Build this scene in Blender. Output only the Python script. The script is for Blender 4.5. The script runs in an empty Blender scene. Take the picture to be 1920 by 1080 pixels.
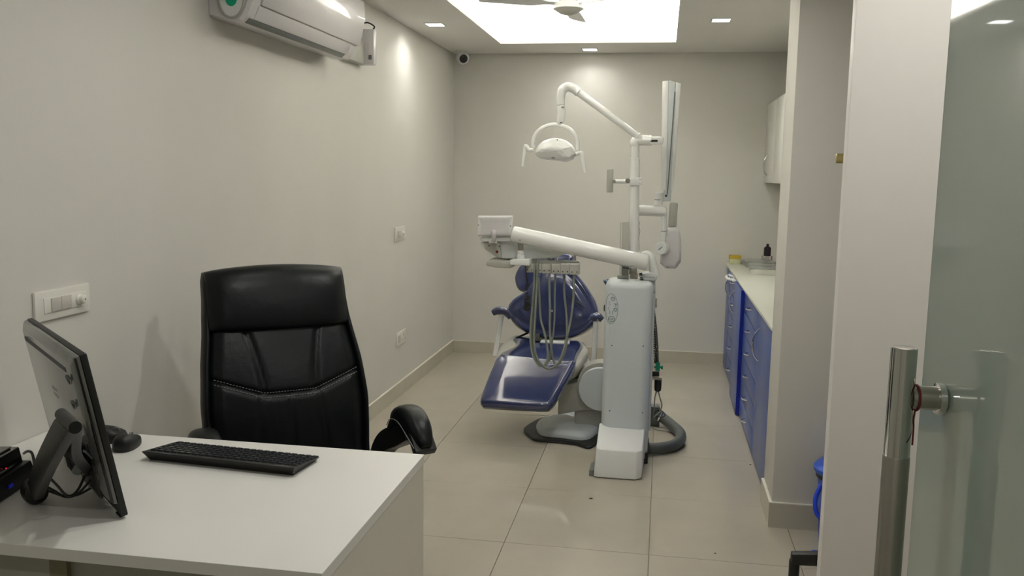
import bpy, bmesh, math, random
from mathutils import Vector, Matrix
random.seed(7)
PI = math.pi
sc = bpy.context.scene
C = sc.collection

# ------------------------------------------------------------------ camera
H = 1.5
F = 1657.0
yaw, pitch, roll = math.radians(-9.55), math.radians(-7.45), math.radians(0.95)
fw = Vector((math.sin(yaw)*math.cos(pitch), math.cos(yaw)*math.cos(pitch), math.sin(pitch)))
rt0 = Vector((math.cos(yaw), -math.sin(yaw), 0)); up0 = rt0.cross(fw)
RT = math.cos(roll)*rt0 + math.sin(roll)*up0
UP = -math.sin(roll)*rt0 + math.cos(roll)*up0
cam = bpy.data.cameras.new('camera'); co = bpy.data.objects.new('camera', cam); C.objects.link(co)
cam.sensor_width = 36.0; cam.lens = F*36.0/1920; cam.clip_start = 0.05
co.matrix_world = Matrix(((RT.x, UP.x, -fw.x, 0), (RT.y, UP.y, -fw.y, 0), (RT.z, UP.z, -fw.z, H), (0, 0, 0, 1)))
sc.camera = co
# ------------------------------------------------------------------ world and exposure
w = bpy.data.worlds.new('world'); sc.world = w; w.use_nodes = True
w.node_tree.nodes['Background'].inputs[0].default_value = (.9, .92, 1, 1)
w.node_tree.nodes['Background'].inputs[1].default_value = .15
sc.view_settings.view_transform = 'Standard'; sc.view_settings.look = 'None'
sc.view_settings.gamma = 1; sc.view_settings.use_curve_mapping = False
sc.view_settings.exposure = 0.10
# downlight positions in the false ceiling: (x, y, watts)
DOWN = [(.307, 5.66, 6.0), (-1.49, 5.70, 1.7), (-.59, 6.90, 1.1),
        (-1.05, 2.6, 1.2), (-.10, 2.9, 7.0), (-.70, 1.9, 5.2), (.54, 1.45, 5.8), (-.4, -.6, 9)]  # this row: unseen lights added to fill the room, except near the doorway
COVE_W = 39.0

# ------------------------------------------------------------------ pixel helpers: a photo point seen on a plane of the room
def ray(px, py): return fw + RT*((px-960)/F) - UP*((py-540)/F)
def aty(px, py, Y):
    d = ray(px, py); return Vector((0, 0, H)) + d*(Y/d.y)
def atx(px, py, X):
    d = ray(px, py); return Vector((0, 0, H)) + d*(X/d.x)
def atz(px, py, Z):
    d = ray(px, py); return Vector((0, 0, H)) + d*((Z-H)/d.z)
def atp(px, py, q, n):
    d = ray(px, py); o = Vector((0, 0, H)); return o + d*((q-o).dot(n)/d.dot(n))

# ------------------------------------------------------------------ materials
def mat(name, col, rough=.5, metal=0, spec=.5, coat=0, noise=0, nscale=20, bump=0, bscale=60, emit=0, trans=0, alpha=1, coatr=.05, ior=1.45):
    m = bpy.data.materials.new(name); m.use_nodes = True
    nt = m.node_tree; b = nt.nodes['Principled BSDF']
    b.inputs['Base Color'].default_value = (*col, 1)
    b.inputs['Roughness'].default_value = rough; b.inputs['Metallic'].default_value = metal
    b.inputs['Specular IOR Level'].default_value = spec
    b.inputs['Coat Weight'].default_value = coat; b.inputs['Coat Roughness'].default_value = coatr
    b.inputs['Transmission Weight'].default_value = trans; b.inputs['IOR'].default_value = ior
    b.inputs['Alpha'].default_value = alpha
    if emit:
        b.inputs['Emission Color'].default_value = (*col, 1); b.inputs['Emission Strength'].default_value = emit
    tc = nt.nodes.new('ShaderNodeTexCoord')
    if noise:
        n = nt.nodes.new('ShaderNodeTexNoise'); n.inputs['Scale'].default_value = nscale; n.inputs['Detail'].default_value = 5
        nt.links.new(tc.outputs['Object'], n.inputs['Vector'])
        r = nt.nodes.new('ShaderNodeValToRGB')
        r.color_ramp.elements[0].position = .3; r.color_ramp.elements[1].position = .7
        r.color_ramp.elements[0].color = (*[c*(1-noise) for c in col], 1)
        r.color_ramp.elements[1].color = (*[min(1, c*(1+noise)) for c in col], 1)
        nt.links.new(n.outputs['Fac'], r.inputs['Fac']); nt.links.new(r.outputs['Color'], b.inputs['Base Color'])
    if bump:
        n = nt.nodes.new('ShaderNodeTexNoise'); n.inputs['Scale'].default_value = bscale; n.inputs['Detail'].default_value = 6
        nt.links.new(tc.outputs['Object'], n.inputs['Vector'])
        bp = nt.nodes.new('ShaderNodeBump'); bp.inputs['Strength'].default_value = bump; bp.inputs['Distance'].default_value = .002
        nt.links.new(n.outputs['Fac'], bp.inputs['Height']); nt.links.new(bp.outputs['Normal'], b.inputs['Normal'])
    return m
M = dict(
    wall=mat('wall_paint', (.64, .625, .57), .55, noise=.015, nscale=3, bump=.15, bscale=90),
    ceil=mat('ceiling_paint', (.88, .865, .82), .6, noise=.01, nscale=3),
    cove=mat('cove_paint', (.85, .84, .80), .6, noise=.01, nscale=3),
    tile=mat('floor_tile', (.445, .41, .335), .10, spec=.5, noise=.05, nscale=2.5, bump=.03, bscale=4),
    grout=mat('grout', (.25, .22, .17), .8, noise=.1),
    skirt=mat('skirting_tile', (.50, .47, .38), .3, noise=.04, nscale=5),
    skirt_top=mat('skirting_grout', (.75, .72, .62), .6, noise=.02),
    panel=mat('partition_laminate', (.82, .785, .73), .4, noise=.01),
    desk=mat('desk_laminate', (.70, .69, .64), .35, noise=.01, nscale=6),
    deskside=mat('desk_side', (.64, .61, .53), .35, noise=.01),
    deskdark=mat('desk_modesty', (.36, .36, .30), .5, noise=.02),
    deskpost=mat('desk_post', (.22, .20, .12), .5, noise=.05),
    leather=mat('black_leather', (.0035, .0055, .0055), .38, spec=.26, noise=.2, nscale=8, bump=.5, bscale=35),
    blackp=mat('black_plastic', (.009, .010, .009), .45, noise=.1),
    blackg=mat('black_gloss', (.012, .012, .012), .12, noise=.1),
    keycap=mat('keycap', (.009, .012, .014), .4, noise=.1),
    keyp=mat('key_print', (.22, .27, .32), .5, noise=.1),
    film=mat('clouded_grey_back', (.14, .145, .13), .2, noise=.25, nscale=7, coat=.6, coatr=.1, bump=.6, bscale=14),
    stitch=mat('grey_stitching', (.22, .23, .22), .6, noise=.1),
    white=mat('white_plastic', (.78, .80, .78), .3, noise=.01, coat=.2),
    whiteg=mat('white_enamel', (.84, .85, .82), .15, noise=.01, coat=.5),
    acw=mat('conditioner_plastic', (.66, .64, .645), .33, noise=.01, coat=.4),
    unit=mat('unit_shell', (.60, .645, .65), .38, noise=.01),
    unit2=mat('unit_panel', (.46, .50, .51), .4, noise=.01),
    box=mat('junction_box', (.86, .87, .86), .4, noise=.01),
    greyp=mat('grey_plastic', (.42, .42, .37), .45, noise=.03),
    mgrey=mat('mid_grey', (.15, .16, .15), .4, noise=.05),
    hose=mat('grey_hose', (.20, .22, .185), .35, noise=.05),
    bighose=mat('dark_grey_hose', (.085, .095, .09), .5, noise=.08),
    blue=mat('navy_vinyl', (.019, .030, .105), .17, spec=.6, noise=.06, coat=1, coatr=.04),
    cab=mat('blue_laminate', (.036, .082, .30), .33, noise=.03, nscale=4, coat=.1),
    cabd=mat('shaded_blue', (.006, .02, .30), .4, noise=.05),  # shade of door gaps and side edge put into the blue
    top=mat('worktop', (.58, .59, .50), .35, noise=.01),
    wcab=mat('white_laminate', (.66, .66, .60), .35, noise=.01),
    chrome=mat('chrome', (.78, .78, .76), .12, metal=1, noise=.03),
    steel=mat('brushed_steel', (.40, .385, .34), .3, metal=1, noise=.06),
    steelt=mat('polished_steel', (.60, .60, .56), .07, metal=1, noise=.03),
    brass=mat('brass', (.42, .36, .16), .4, metal=.7, noise=.06),
    glass=mat('frosted_glass', (.43, .52, .45), .55, trans=.35, coat=1, coatr=.03, noise=.01),
    glassedge=mat('glass_edge', (.10, .14, .12), .3, noise=.05),
    clear=mat('clear_plastic', (.75, .78, .72), .12, trans=.75, noise=.02, ior=1.3),
    switch=mat('switch_white', (.76, .745, .67), .3, noise=.01),
    switchg=mat('switch_rocker', (.55, .52, .47), .3, noise=.01),
    red=mat('red_thread', (.14, .01, .012), .6, noise=.1),
    green=mat('green_plastic', (.0, .22, .12), .35, noise=.05),
    gsticker=mat('green_print', (.0, .40, .22), .4, noise=.02),
    teal=mat('teal_print', (.03, .12, .12), .5, noise=.05),
    bluep=mat('blue_plastic', (.03, .10, .55), .35, noise=.04),
    bluebag=mat('blue_bag', (.01, .05, .60), .4, noise=.1),
    bowl=mat('blue_glass_bowl', (.03, .10, .20), .15, coat=.8, noise=.05),
    yellow=mat('yellow_print', (.50, .36, .03), .5, noise=.05),
    card=mat('pale_card', (.55, .58, .36), .6, noise=.05),
    pink=mat('pink_fabric', (.40, .16, .18), .7, noise=.15, nscale=40),
    dark=mat('dark_bottle', (.02, .018, .02), .25, noise=.1),
    debris=mat('debris', (.02, .015, .01), .8, noise=.1),
    lamp=mat('lamp_diffuser', (1, .98, .93), .5, emit=9),
    led=mat('led_strip', (1, .97, .9), .5, emit=8),
    redled=mat('red_led', (1, .02, .05), .5, emit=1.5),
    blueled=mat('blue_led', (.02, .03, .8), .5, emit=.05),
    smoke=mat('streaked_plastic', (.14, .16, .15), .3, noise=.3),
)

# ------------------------------------------------------------------ mesh builder
class G:
    def __init__(s): s.v = []; s.f = []
    def add(s, vs, fs):
        n = len(s.v); s.v += [Vector(v) for v in vs]; s.f += [tuple(n+i for i in f) for f in fs]; return s
    def box(s, a, b, T=None):
        x0, y0, z0 = a; x1, y1, z1 = b
        vs = [Vector(p) for p in ((x0,y0,z0),(x1,y0,z0),(x1,y1,z0),(x0,y1,z0),(x0,y0,z1),(x1,y0,z1),(x1,y1,z1),(x0,y1,z1))]
        if T: vs = [T @ v for v in vs]
        return s.add(vs, [(0,3,2,1),(4,5,6,7),(0,1,5,4),(1,2,6,5),(2,3,7,6),(3,0,4,7)])
    def loft(s, rings, closed=True, caps=True):
        n = len(rings[0]); vs = [v for r in rings for v in r]; fs = []
        for k in range(len(rings)-1):
            for i in range(n if closed else n-1):
                j = (i+1) % n
                fs.append((k*n+i, k*n+j, (k+1)*n+j, (k+1)*n+i))
        if caps: fs += [tuple(range(n))[::-1], tuple((len(rings)-1)*n+i for i in range(n))]
        return s.add(vs, fs)
    def tube(s, pts, r, n=12, caps=True, closed=False):
        pts = [Vector(p) for p in pts]; N = len(pts)
        rs = r if isinstance(r, (list, tuple)) else [r]*N
        t0 = (pts[1]-pts[0]).normalized()
        up = Vector((0, 0, 1)) if abs(t0.z) < .9 else Vector((1, 0, 0))
        nrm = t0.cross(up).normalized(); rings = []
        for i, p in enumerate(pts):
            if closed: t = (pts[(i+1) % N]-pts[i-1]).normalized()
            else: t = (pts[min(i+1, N-1)]-pts[max(i-1, 0)]).normalized()
            nrm = (nrm - t*nrm.dot(t)).normalized(); bn = t.cross(nrm)
            rings.append([p + (nrm*math.cos(2*PI*k/n) + bn*math.sin(2*PI*k/n))*rs[i] for k in range(n)])
        if closed: rings.append(rings[0]); caps = False
        return s.loft(rings, True, caps)
    def cyl(s, a, b, r, n=20): return s.tube([a, b], r, n)
    def lathe(s, prof, c, axis=(0,0,1), n=32):
        ax = Vector(axis).normalized(); u = ax.orthogonal().normalized(); v = ax.cross(u); c = Vector(c)
        rings = [[c + ax*h + (u*math.cos(2*PI*k/n)+v*math.sin(2*PI*k/n))*max(r, 1e-4) for k in range(n)] for r, h in prof]
        return s.loft(rings)
    def prism(s, outline, d):           # outline: list of 3D points, extruded by vector d
        d = Vector(d); return s.loft([[Vector(p) for p in outline], [Vector(p)+d for p in outline]])
    def cushion(s, out, n, prof):       # out: closed 3D outline, n: outward normal, prof: [(inset metres, offset along n)]
        out = [Vector(p) for p in out]; n = Vector(n).normalized(); N = len(out); c = sum(out, Vector())/N
        nr = []
        for i in range(N):
            t = (out[(i+1) % N]-out[i-1]).normalized(); q = t.cross(n)
            if q.dot(out[i]-c) < 0: q = -q
            nr.append(q)
        # keep a consistent side
        sg = sum(1 if nr[i].dot((out[(i+1)%N]-out[i-1]).normalized().cross(n)) > 0 else -1 for i in range(N))
        nr = [((out[(i+1)%N]-out[i-1]).normalized().cross(n))*(1 if sg > 0 else -1) for i in range(N)]
        rings = [[out[i]-nr[i]*ins + n*off for i in range(N)] for ins, off in prof]
        last = rings[-1]; cc = sum(last, Vector())/N
        for k in (.7, .4, .1): rings.append([cc + (p-cc)*k for p in last])
        return s.loft(rings)

def crom(P, m=8, closed=False):
    P = [Vector(p) for p in P]; n = len(P); out = []
    rng = range(n) if closed else range(n-1)
    for i in rng:
        if closed: a, b, c, d = P[i-1], P[i], P[(i+1) % n], P[(i+2) % n]
        else: a, b, c, d = P[max(i-1, 0)], P[i], P[i+1], P[min(i+2, n-1)]
        for k in range(m):
            t = k/m
            out.append(.5*((2*b) + (c-a)*t + (2*a-5*b+4*c-d)*t*t + (3*b-a-3*c+d)*t**3))
    if not closed: out.append(P[-1])
    return out

MW = {}     # world matrices of empties and objects
def tag(o, label=None, cat=None, group=None, kind=None):
    if label: o['label'] = label
    if cat: o['category'] = cat
    if group: o['group'] = group
    if kind: o['kind'] = kind
    return o
def thing(name, label, cat, loc=(0,0,0), rz=0, group=None):
    o = bpy.data.objects.new(name, None); C.objects.link(o); o.empty_display_size = .05
    o.location = loc; o.rotation_euler = (0, 0, rz)
    MW[o] = Matrix.Translation(Vector(loc)) @ Matrix.Rotation(rz, 4, 'Z')
    return tag(o, label, cat, group)
def obj(name, g, m, parent=None, bev=0, seg=2, local=False, label=None, ang=.6, origin=None):
    bm = bmesh.new(); vs = g.v
    if parent is not None and not local:
        inv = MW[parent].inverted(); vs = [inv @ v for v in vs]
    elif parent is None:
        if origin is None:
            xs = [v.x for v in vs]; ys = [v.y for v in vs]; zs = [v.z for v in vs]
            origin = Vector(((min(xs)+max(xs))/2, (min(ys)+max(ys))/2, min(zs)))
        else: origin = Vector(origin)
        vs = [v-origin for v in vs]
    bv = [bm.verts.new(v) for v in vs]
    for f in g.f:
        try: bm.faces.new([bv[i] for i in f])
        except ValueError: pass
    bmesh.ops.remove_doubles(bm, verts=bm.verts, dist=1e-6)
    bmesh.ops.recalc_face_normals(bm, faces=bm.faces)
    if bev:
        es = [e for e in bm.edges if len(e.link_faces) == 2 and e.calc_face_angle(0) > ang]
        bmesh.ops.bevel(bm, geom=es, offset=bev, segments=seg, affect='EDGES', profile=.5, clamp_overlap=True)
    for f in bm.faces: f.smooth = True
    for e in bm.edges:
        if len(e.link_faces) != 2 or e.calc_face_angle(0) > ang: e.smooth = False
    me = bpy.data.meshes.new(name); bm.to_mesh(me); bm.free(); me.materials.append(M[m] if isinstance(m, str) else m)
    o = bpy.data.objects.new(name, me); C.objects.link(o)
    if parent is not None:
        o.parent = parent; MW[o] = MW[parent].copy()
    else:
        o.location = origin; MW[o] = Matrix.Translation(origin)
    if label: o['label'] = label
    return o
def struct(name, g, m, parent=None, bev=0):
    o = obj(name, g, m, parent, bev); 
    if parent is None: o['kind'] = 'structure'
    return o
def dup(o, parent=None, loc=None):
    c = o.copy(); C.objects.link(c)
    if parent is not None: c.parent = parent
    if loc is not None: c.location = loc
    for ch in [x for x in list(C.objects) if x.parent == o and x != c]: dup(ch, c)
    return c

XL, XR, YB, YF, ZC = -1.70, 1.10, 7.125, -1.6, 2.44

# ================================================================== STRUCTURE
floor = struct('floor', G().box((XL-.1, YF-.1, -.12), (XR+.1, YB+.1, -.006)), 'grout')
xs = [-1.70] + [x for x in [-.002+.5845*k for k in range(-3, 3)] if XL+.02 < x < XR-.02] + [XR]
ys = [YF] + [y for y in [3.40+.64*k for k in range(-8, 7)] if YF+.02 < y < YB-.02] + [YB]
jt = .0012
for i in range(len(xs)-1):
    for j in range(len(ys)-1):
        dz = random.uniform(-.0003, 0)
        obj('tile', G().box((xs[i]+jt, ys[j]+jt, -.006), (xs[i+1]-jt, ys[j+1]-jt, dz)), 'tile', floor, bev=.0008, seg=1)
struct('wall_left', G().box((XL-.1, YF, 0), (XL, YB, 2.9)), 'wall')
struct('wall_back', G().box((XL-.1, YB, 0), (XR+.1, YB+.1, 2.9)), 'wall')
struct('wall_right', G().box((XR, YF, 0), (XR+.1, YB, 2.9)), 'wall')
struct('wall_front', G().box((XL-.1, YF-.1, 0), (XR+.1, YF, 2.9)), 'wall')
# false ceiling with an opening over the treatment area
cx0, cx1, cy0, cy1 = -1.222, .050, 3.50, 6.585
g = G()
for a, b in (((XL, YF), (XR, cy0)), ((XL, cy1), (XR, YB)), ((XL, cy0), (cx0, cy1)), ((cx1, cy0), (XR, cy1))):
    g.box((a[0], a[1], ZC), (b[0], b[1], ZC+.018))
ceiling = struct('ceiling', g, 'ceil')
up = .16; cz = 2.70
g = G().box((cx0-up, cy0-up, cz), (cx1+up, cy1+up, cz+.05))
g.box((cx0-up-.03, cy0-up-.03, ZC+.018), (cx0-up, cy1+up+.03, cz+.05)); g.box((cx1+up, cy0-up-.03, ZC+.018), (cx1+up+.03, cy1+up+.03, cz+.05))
g.box((cx0-up, cy0-up-.03, ZC+.018), (cx1+up, cy0-up, cz+.05)); g.box((cx0-up, cy1+up, ZC+.018), (cx1+up, cy1+up+.03, cz+.05))
struct('ceiling_recess', g, 'cove')
# LED strips on the ledge of the recess
def area(name, loc, size, power, rot=(0,0,0), spread=math.radians(176), col=(1, .985, .955), parent=None):
    l = bpy.data.lights.new(name, 'AREA'); l.shape = 'RECTANGLE'; l.size, l.size_y = size; l.energy = power; l.color = col; l.spread = spread
    l.normalize = True
    o = bpy.data.objects.new(name, l); C.objects.link(o); o.location = loc; o.rotation_euler = rot
    if parent is not None: o.parent = parent; o.location = MW[parent].inverted() @ Vector(loc)
    return o
strip_defs = [((cx0-.10, cy0), (cx0-.05, cy1), 'left'), ((cx1+.05, cy0), (cx1+.10, cy1), 'right'), ((cx0, cy1+.05), (cx1, cy1+.10), 'far'), ((cx0, cy0-.10), (cx1, cy0-.05), 'near')]
for (a, b, nm) in strip_defs:
    t = thing('led_strip', 'white LED strip hidden on the %s ledge of the ceiling recess' % nm, 'light', ((a[0]+b[0])/2, (a[1]+b[1])/2, ZC+.018), group='LED strips in the ceiling recess')
    obj('strip', G().box((a[0], a[1], ZC+.018), (b[0], b[1], ZC+.028)), 'led', t)
    L = max(b[0]-a[0], b[1]-a[1])
    area('strip_light', ((a[0]+b[0])/2, (a[1]+b[1])/2, ZC+.03), (b[0]-a[0], b[1]-a[1]), COVE_W*L/3, (PI-(.5 if nm == 'far' else -.5 if nm == 'near' else 0), (.5 if nm == 'right' else -.5 if nm == 'left' else 0), 0), parent=t)
dl_names = ['right of the ceiling recess', 'left of the ceiling recess', 'in front of the back wall', 'over the office chair, added as unseen fill', 'near the desk end, added as unseen fill', 'over the left of the desk, added as unseen fill', 'near the doorway', 'behind the doorway, added as unseen fill']
for (x, y, W), nm in zip(DOWN, dl_names):
    t = thing('ceiling_light', 'square recessed LED downlight in the false ceiling %s' % nm, 'ceiling light', (x, y, ZC), group='square downlights in the false ceiling')
    s_ = .052
    obj('diffuser', G().box((x-s_, y-s_, ZC-.004), (x+s_, y+s_, ZC-.0005)), 'lamp', t)
    g = G()
    for q in (-1, 1):
        g.box((x+q*(s_+.004)-.004, y-s_-.008, ZC-.006), (x+q*(s_+.004)+.004, y+s_+.008, ZC-.0002))
        g.box((x-s_, y+q*(s_+.004)-.004, ZC-.006), (x+s_, y+q*(s_+.004)+.004, ZC-.0002))
    obj('frame', g, 'white', t)
    area('downlight', (x, y, ZC-.008), (.1, .1), W, spread=math.radians(140 if y > 5 else 165), parent=t)
# skirting
def skirt(name, a, b, h=.093):
    o = struct(name, G().box((a[0], a[1], 0), (b[0], b[1], h)), 'skirt')
    obj('skirting_cap', G().box((a[0], a[1], h), (b[0], b[1], h+.004)), 'skirt_top', o)
skirt('baseboard_left', (XL, YF), (XL+.012, YB)); skirt('baseboard_back', (XL+.012, YB-.012), (.545, YB))
# pier on the right (between cabinet recess and side bay), partition beside the door
px_, py0, py1 = .512, 3.80, 4.10
struct('wall_pier', G().box((px_, py0, 0), (XR, py1, ZC)), 'wall', bev=.002)
skirt('baseboard_pier', (px_-.012, py0-.012), (px_, py1), .108); skirt('baseboard_pier_front', (px_, py0-.012), (XR, py0), .108)
PX, PY = .384, 2.0
struct('wall_partition', G().box((PX, PY, 0), (XR, PY+.04, ZC)), 'panel', bev=.001)

# ================================================================== GLASS DOOR
gd = Vector((-.037, 1, 0)).normalized(); gn = Vector((-gd.y, gd.x, 0))       # gn points to the room side (-x)
ge = aty(1743, 540, 1.36); ge.z = 0
door = thing('door_1', None, None, (ge.x, ge.y, 0)); door['kind'] = 'structure'
pl = [ge, ge-gd*.95, ge-gd*.95-gn*.010, ge-gn*.010]
obj('door_pane', G().loft([[p+Vector((0,0,.01)) for p in pl], [p+Vector((0,0,2.40)) for p in pl]]), 'glass', door)
pe = [ge+gd*.0006, ge, ge-gn*.010, ge+gd*.0006-gn*.010]
obj('glass_edge', G().loft([[p+Vector((0,0,.01)) for p in pe], [p+Vector((0,0,2.40)) for p in pe]]), 'glassedge', door)
# pull handle: tube, two standoffs, collars
hc = atp(1772, 748, ge, gn); stand = .058
tc_ = hc + gn*stand
tz = 0
for zz in [k*.002 for k in range(500, 700)]:
    p = tc_.copy(); p.z = zz
    v = p-Vector((0,0,H)); yy = 540-F*v.dot(UP)/v.dot(fw)
    if yy < 652: tz = zz; break
hr = .0172
hd = thing('door_handle', 'polished steel tube pull handle on the frosted glass door', 'door handle', (tc_.x, tc_.y, 0))
low = tz-.155
obj('upper_tube', G().lathe([(hr-.001, 0), (hr, .001), (hr, tz-low-.001), (hr-.002, tz-low)], (tc_.x, tc_.y, low), n=40), 'steelt', hd, label='shiny bare upper end of the tube')
obj('lower_tube', G().lathe([(hr, 0), (hr+.0007, .003), (hr+.0007, low-.35), (hr, low-.348)], (tc_.x, tc_.y, .35), n=40), 'steel', hd, label='duller film-covered length of the tube')
for zz in (hc.z, .55):
    a = Vector((tc_.x, tc_.y, zz)); b = Vector((hc.x, hc.y, zz))
    obj('standoff', G().cyl(a-gn*(hr-.004), b, .0165, 28), 'greyp' if False else 'steel', hd)
    obj('collar', G().lathe([(.0165, 0), (.0215, .001), (.0215, .009), (.0185, .012), (.0165, .0125)], b+gn*.0125, -gn, 28), 'chrome', hd)
a = Vector((tc_.x, tc_.y, hc.z))
ring = [a - gn*(hr+.003) + (gd*math.cos(t)+Vector((0,0,1))*math.sin(t))*.0175 for t in [2*PI*k/24 for k in range(24)]]
th = thing('red_thread', 'dark red thread tied round the standoff of the steel door handle', 'thread', ring[0])
obj('loop', G().tube(ring, .0017, 6, closed=True), 'red', th)
tp = crom([a-gn*(hr+.003)+Vector((0,0,-.0175)), a-gn*(hr+.001)-gd*.003+Vector((0,0,-.03)), a-gn*(hr+.002)-gd*.002+Vector((0,0,-.043)), a-gn*(hr-.003)-gd*.010+Vector((0,0,-.062))-gd*.008], 5)
obj('tail', G().tube(tp, .0013, 6), 'red', th)
# brass rod behind the partition
rp = aty(1567, 297, 2.2)
t = thing('curtain_rod', 'short brass rod end sticking out past the pale partition', 'rod', rp)
obj('rod', G().lathe([(.010, 0), (.0115, .001), (.0115, XR-rp.x)], rp, (1, 0, 0), 24), 'brass', t)

# ================================================================== CABINETS AND WORKTOP
XF = .540; WT = .804
def handle_arc(p0, p1, out, depth, r):
    P = [p0]
    for k in range(1, 8):
        u = k/8; P.append(p0.lerp(p1, u) + out*depth*math.sin(PI*u)**.6)
    P.append(p1); return G().tube(crom(P, 3), r, 8)
def door_panel(par, y0, y1, z0, z1, name='door', x=XF, m='cab'):
    return obj(name, G().box((x-.018, y0+.0035, z0+.003), (x, y1-.0035, z1-.003)), m, par, bev=.002)
OUT = Vector((-1, 0, 0))
def big_handle(d, y, za, zb, x=XF):
    obj('handle', handle_arc(Vector((x-.0175, y, zb)), Vector((x-.0175, y, za)), OUT, .032, .0045), 'chrome', d)
def small_handle(d, y, z, x=XF):
    obj('handle', handle_arc(Vector((x-.0175, y-.045, z)), Vector((x-.0175, y+.045, z)), OUT, .026, .0035), 'chrome', d)
# nearest cabinet with a tall door, beside the pier
c1 = thing('base_cabinet', 'blue base cabinet with tall door and long chrome handle, next to the wall pier', 'cabinet', (.82, 4.45, 0), group='blue base cabinets along the right wall')
obj('body', G().box((XF, 4.102, .005), (XR-.002, 4.76, WT-.002)), 'cabd', c1)
d = door_panel(c1, 4.102, 4.72, .01, WT-.004); big_handle(d, 4.69, .545, .715)
d = obj('filler_strip', G().box((XF-.018, 4.722, .01), (XF, 4.758, WT-.004)), 'cab', c1, bev=.002)
def drawers(label, y0, y1, n, edge):
    c = thing('drawer_cabinet', label, 'cabinet', (.82, (y0+y1)/2, 0), group='blue base cabinets along the right wall')
    obj('body', G().box((XF, y0, .005), (XR-.002, y1, WT-.002)), 'cabd', c)
    for k in range(n):
        za = .01+(WT-.014)*k/n; zb = .01+(WT-.014)*(k+1)/n
        d = door_panel(c, y0+edge, y1, za, zb, 'drawer'); small_handle(d, (y0+y1+edge)/2, zb-.055)
    return c
c2 = drawers('blue cabinet of six narrow drawers behind the tall door', 4.76, 5.58, 6, 0)
# taller cabinet standing slightly proud
c3 = thing('base_cabinet', 'blue base cabinet with plain narrow door between the two drawer stacks', 'cabinet', (.82, 5.85, 0), group='blue base cabinets along the right wall')
obj('body', G().box((XF-.022, 5.582, .005), (XR-.002, 6.10, WT-.002)), 'cab', c3)
obj('side_edge', G().box((XF-.040, 5.580, .01), (XF, 5.586, WT-.004)), 'cabd', c3, label='near side edge, deeper blue for shade')
d = door_panel(c3, 5.588, 6.10, .01, WT-.004, x=XF-.022); big_handle(d, 6.07, .585, .735, x=XF-.022)
c4 = drawers('blue cabinet of five narrow drawers nearer the back wall', 6.102, 6.78, 5, 0)
c5 = thing('base_cabinet', 'blue base cabinet in the far corner against the back wall', 'cabinet', (.82, 6.95, 0), group='blue base cabinets along the right wall')
obj('body', G().box((XF, 6.782, .005), (XR-.002, YB-.002, WT-.002)), 'cabd', c5)
d = door_panel(c5, 6.782, YB-.004, .01, WT-.004); big_handle(d, 6.81, .60, .74)
wt = thing('worktop', 'pale cream worktop running along the blue cabinets', 'worktop', (.82, 5.6, WT))
obj('slab', G().box((XF-.032, 4.102, WT), (XR-.002, YB-.002, WT+.018)), 'top', wt, bev=.004)
# wall cabinet
wc = thing('wall_cabinet', 'white wall cabinet above the worktop in the far right corner', 'cabinet', (.94, 6.6, 1.455))
obj('body', G().box((.782, 6.0, 1.455), (XR-.002, YB-.002, 2.045)), 'wcab', wc)
for ya, yb, hy in ((6.0, 6.56, 6.52), (6.562, YB-.004, 6.93)):
    d = obj('door', G().box((.764, ya+.002, 1.455), (.782, yb-.002, 2.045)), 'wcab', wc, bev=.002)
    if hy > 6.6: obj('handle', handle_arc(Vector((.7645, hy, 1.66)), Vector((.7645, hy, 1.51)), OUT, .028, .005), 'chrome', d)
# things on the worktop
WZ = WT+.018
b = thing('small_box', 'yellow and cream cardboard box at the far end of the worktop', 'box', (.565, 7.07, WZ))
obj('carton', G().box((.530, 7.02, WZ), (.612, 7.11, WZ+.040)), 'card', b, bev=.001)
obj('lid', G().box((.528, 7.018, WZ+.040), (.614, 7.112, WZ+.066)), 'yellow', b, bev=.001)
def tray(label, x, y, wx, wy, h, m='chrome', rz=0):
    t = thing('instrument_tray', label, 'tray', (x, y, WZ), rz, 'instrument trays on the worktop')
    def rr(w_, d_, r, z): 
        out = []
        for cxx, cyy, a0 in ((w_-r, d_-r, 0), (-w_+r, d_-r, 90), (-w_+r, -d_+r, 180), (w_-r, -d_+r, 270)):
            for k in range(5): a = math.radians(a0+k*22.5); out.append(Vector((cxx+r*math.cos(a), cyy+r*math.sin(a), z)))
        return out
    g = G().loft([rr(wx*.46, wy*.46, .02, .001), rr(wx/2, wy/2, .022, h), rr(wx/2+.006, wy/2+.006, .026, h), rr(wx/2+.006, wy/2+.006, .026, h+.002), rr(wx/2-.003, wy/2-.003, .02, h+.002), rr(wx*.45, wy*.45, .018, .004)])
    obj('tray_body', g, m, t, local=True)
    g = G().loft([rr(wx/2+.004, wy/2+.004, .024, h+.0025), rr(wx/2+.004, wy/2+.004, .024, h+.007), rr(wx*.4, wy*.4, .02, h+.016)])
    obj('lid', g, 'clear', t, local=True)
tray('shallow steel tray with clear lid, nearest on the worktop', .725, 6.385, .21, .17, .036)
tray('steel tray with clear lid behind the nearest tray', .735, 6.62, .20, .20, .034)
tray('flat clear-lidded tray beside the yellow box', .750, 6.89, .24, .22, .036, 'clear')
tray('narrow steel tray at the right end of the visible worktop', .915, 6.56, .12, .24, .030, 'chrome')
BX, BY, BZ = .800, 6.95, WZ+.0525
bt = thing('bottle', 'small dark bottle with narrow cap on a silver tin', 'bottle', (BX, BY, BZ+.0305))
obj('bottle_body', G().lathe([(.026, 0), (.027, .004), (.027, .056), (.019, .066), (.010, .070)], (BX, BY, BZ+.0305)), 'dark', bt)
obj('cap', G().lathe([(.010, 0), (.010, .016), (.007, .018)], (BX, BY, BZ+.1006)), 'dark', bt)
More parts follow.
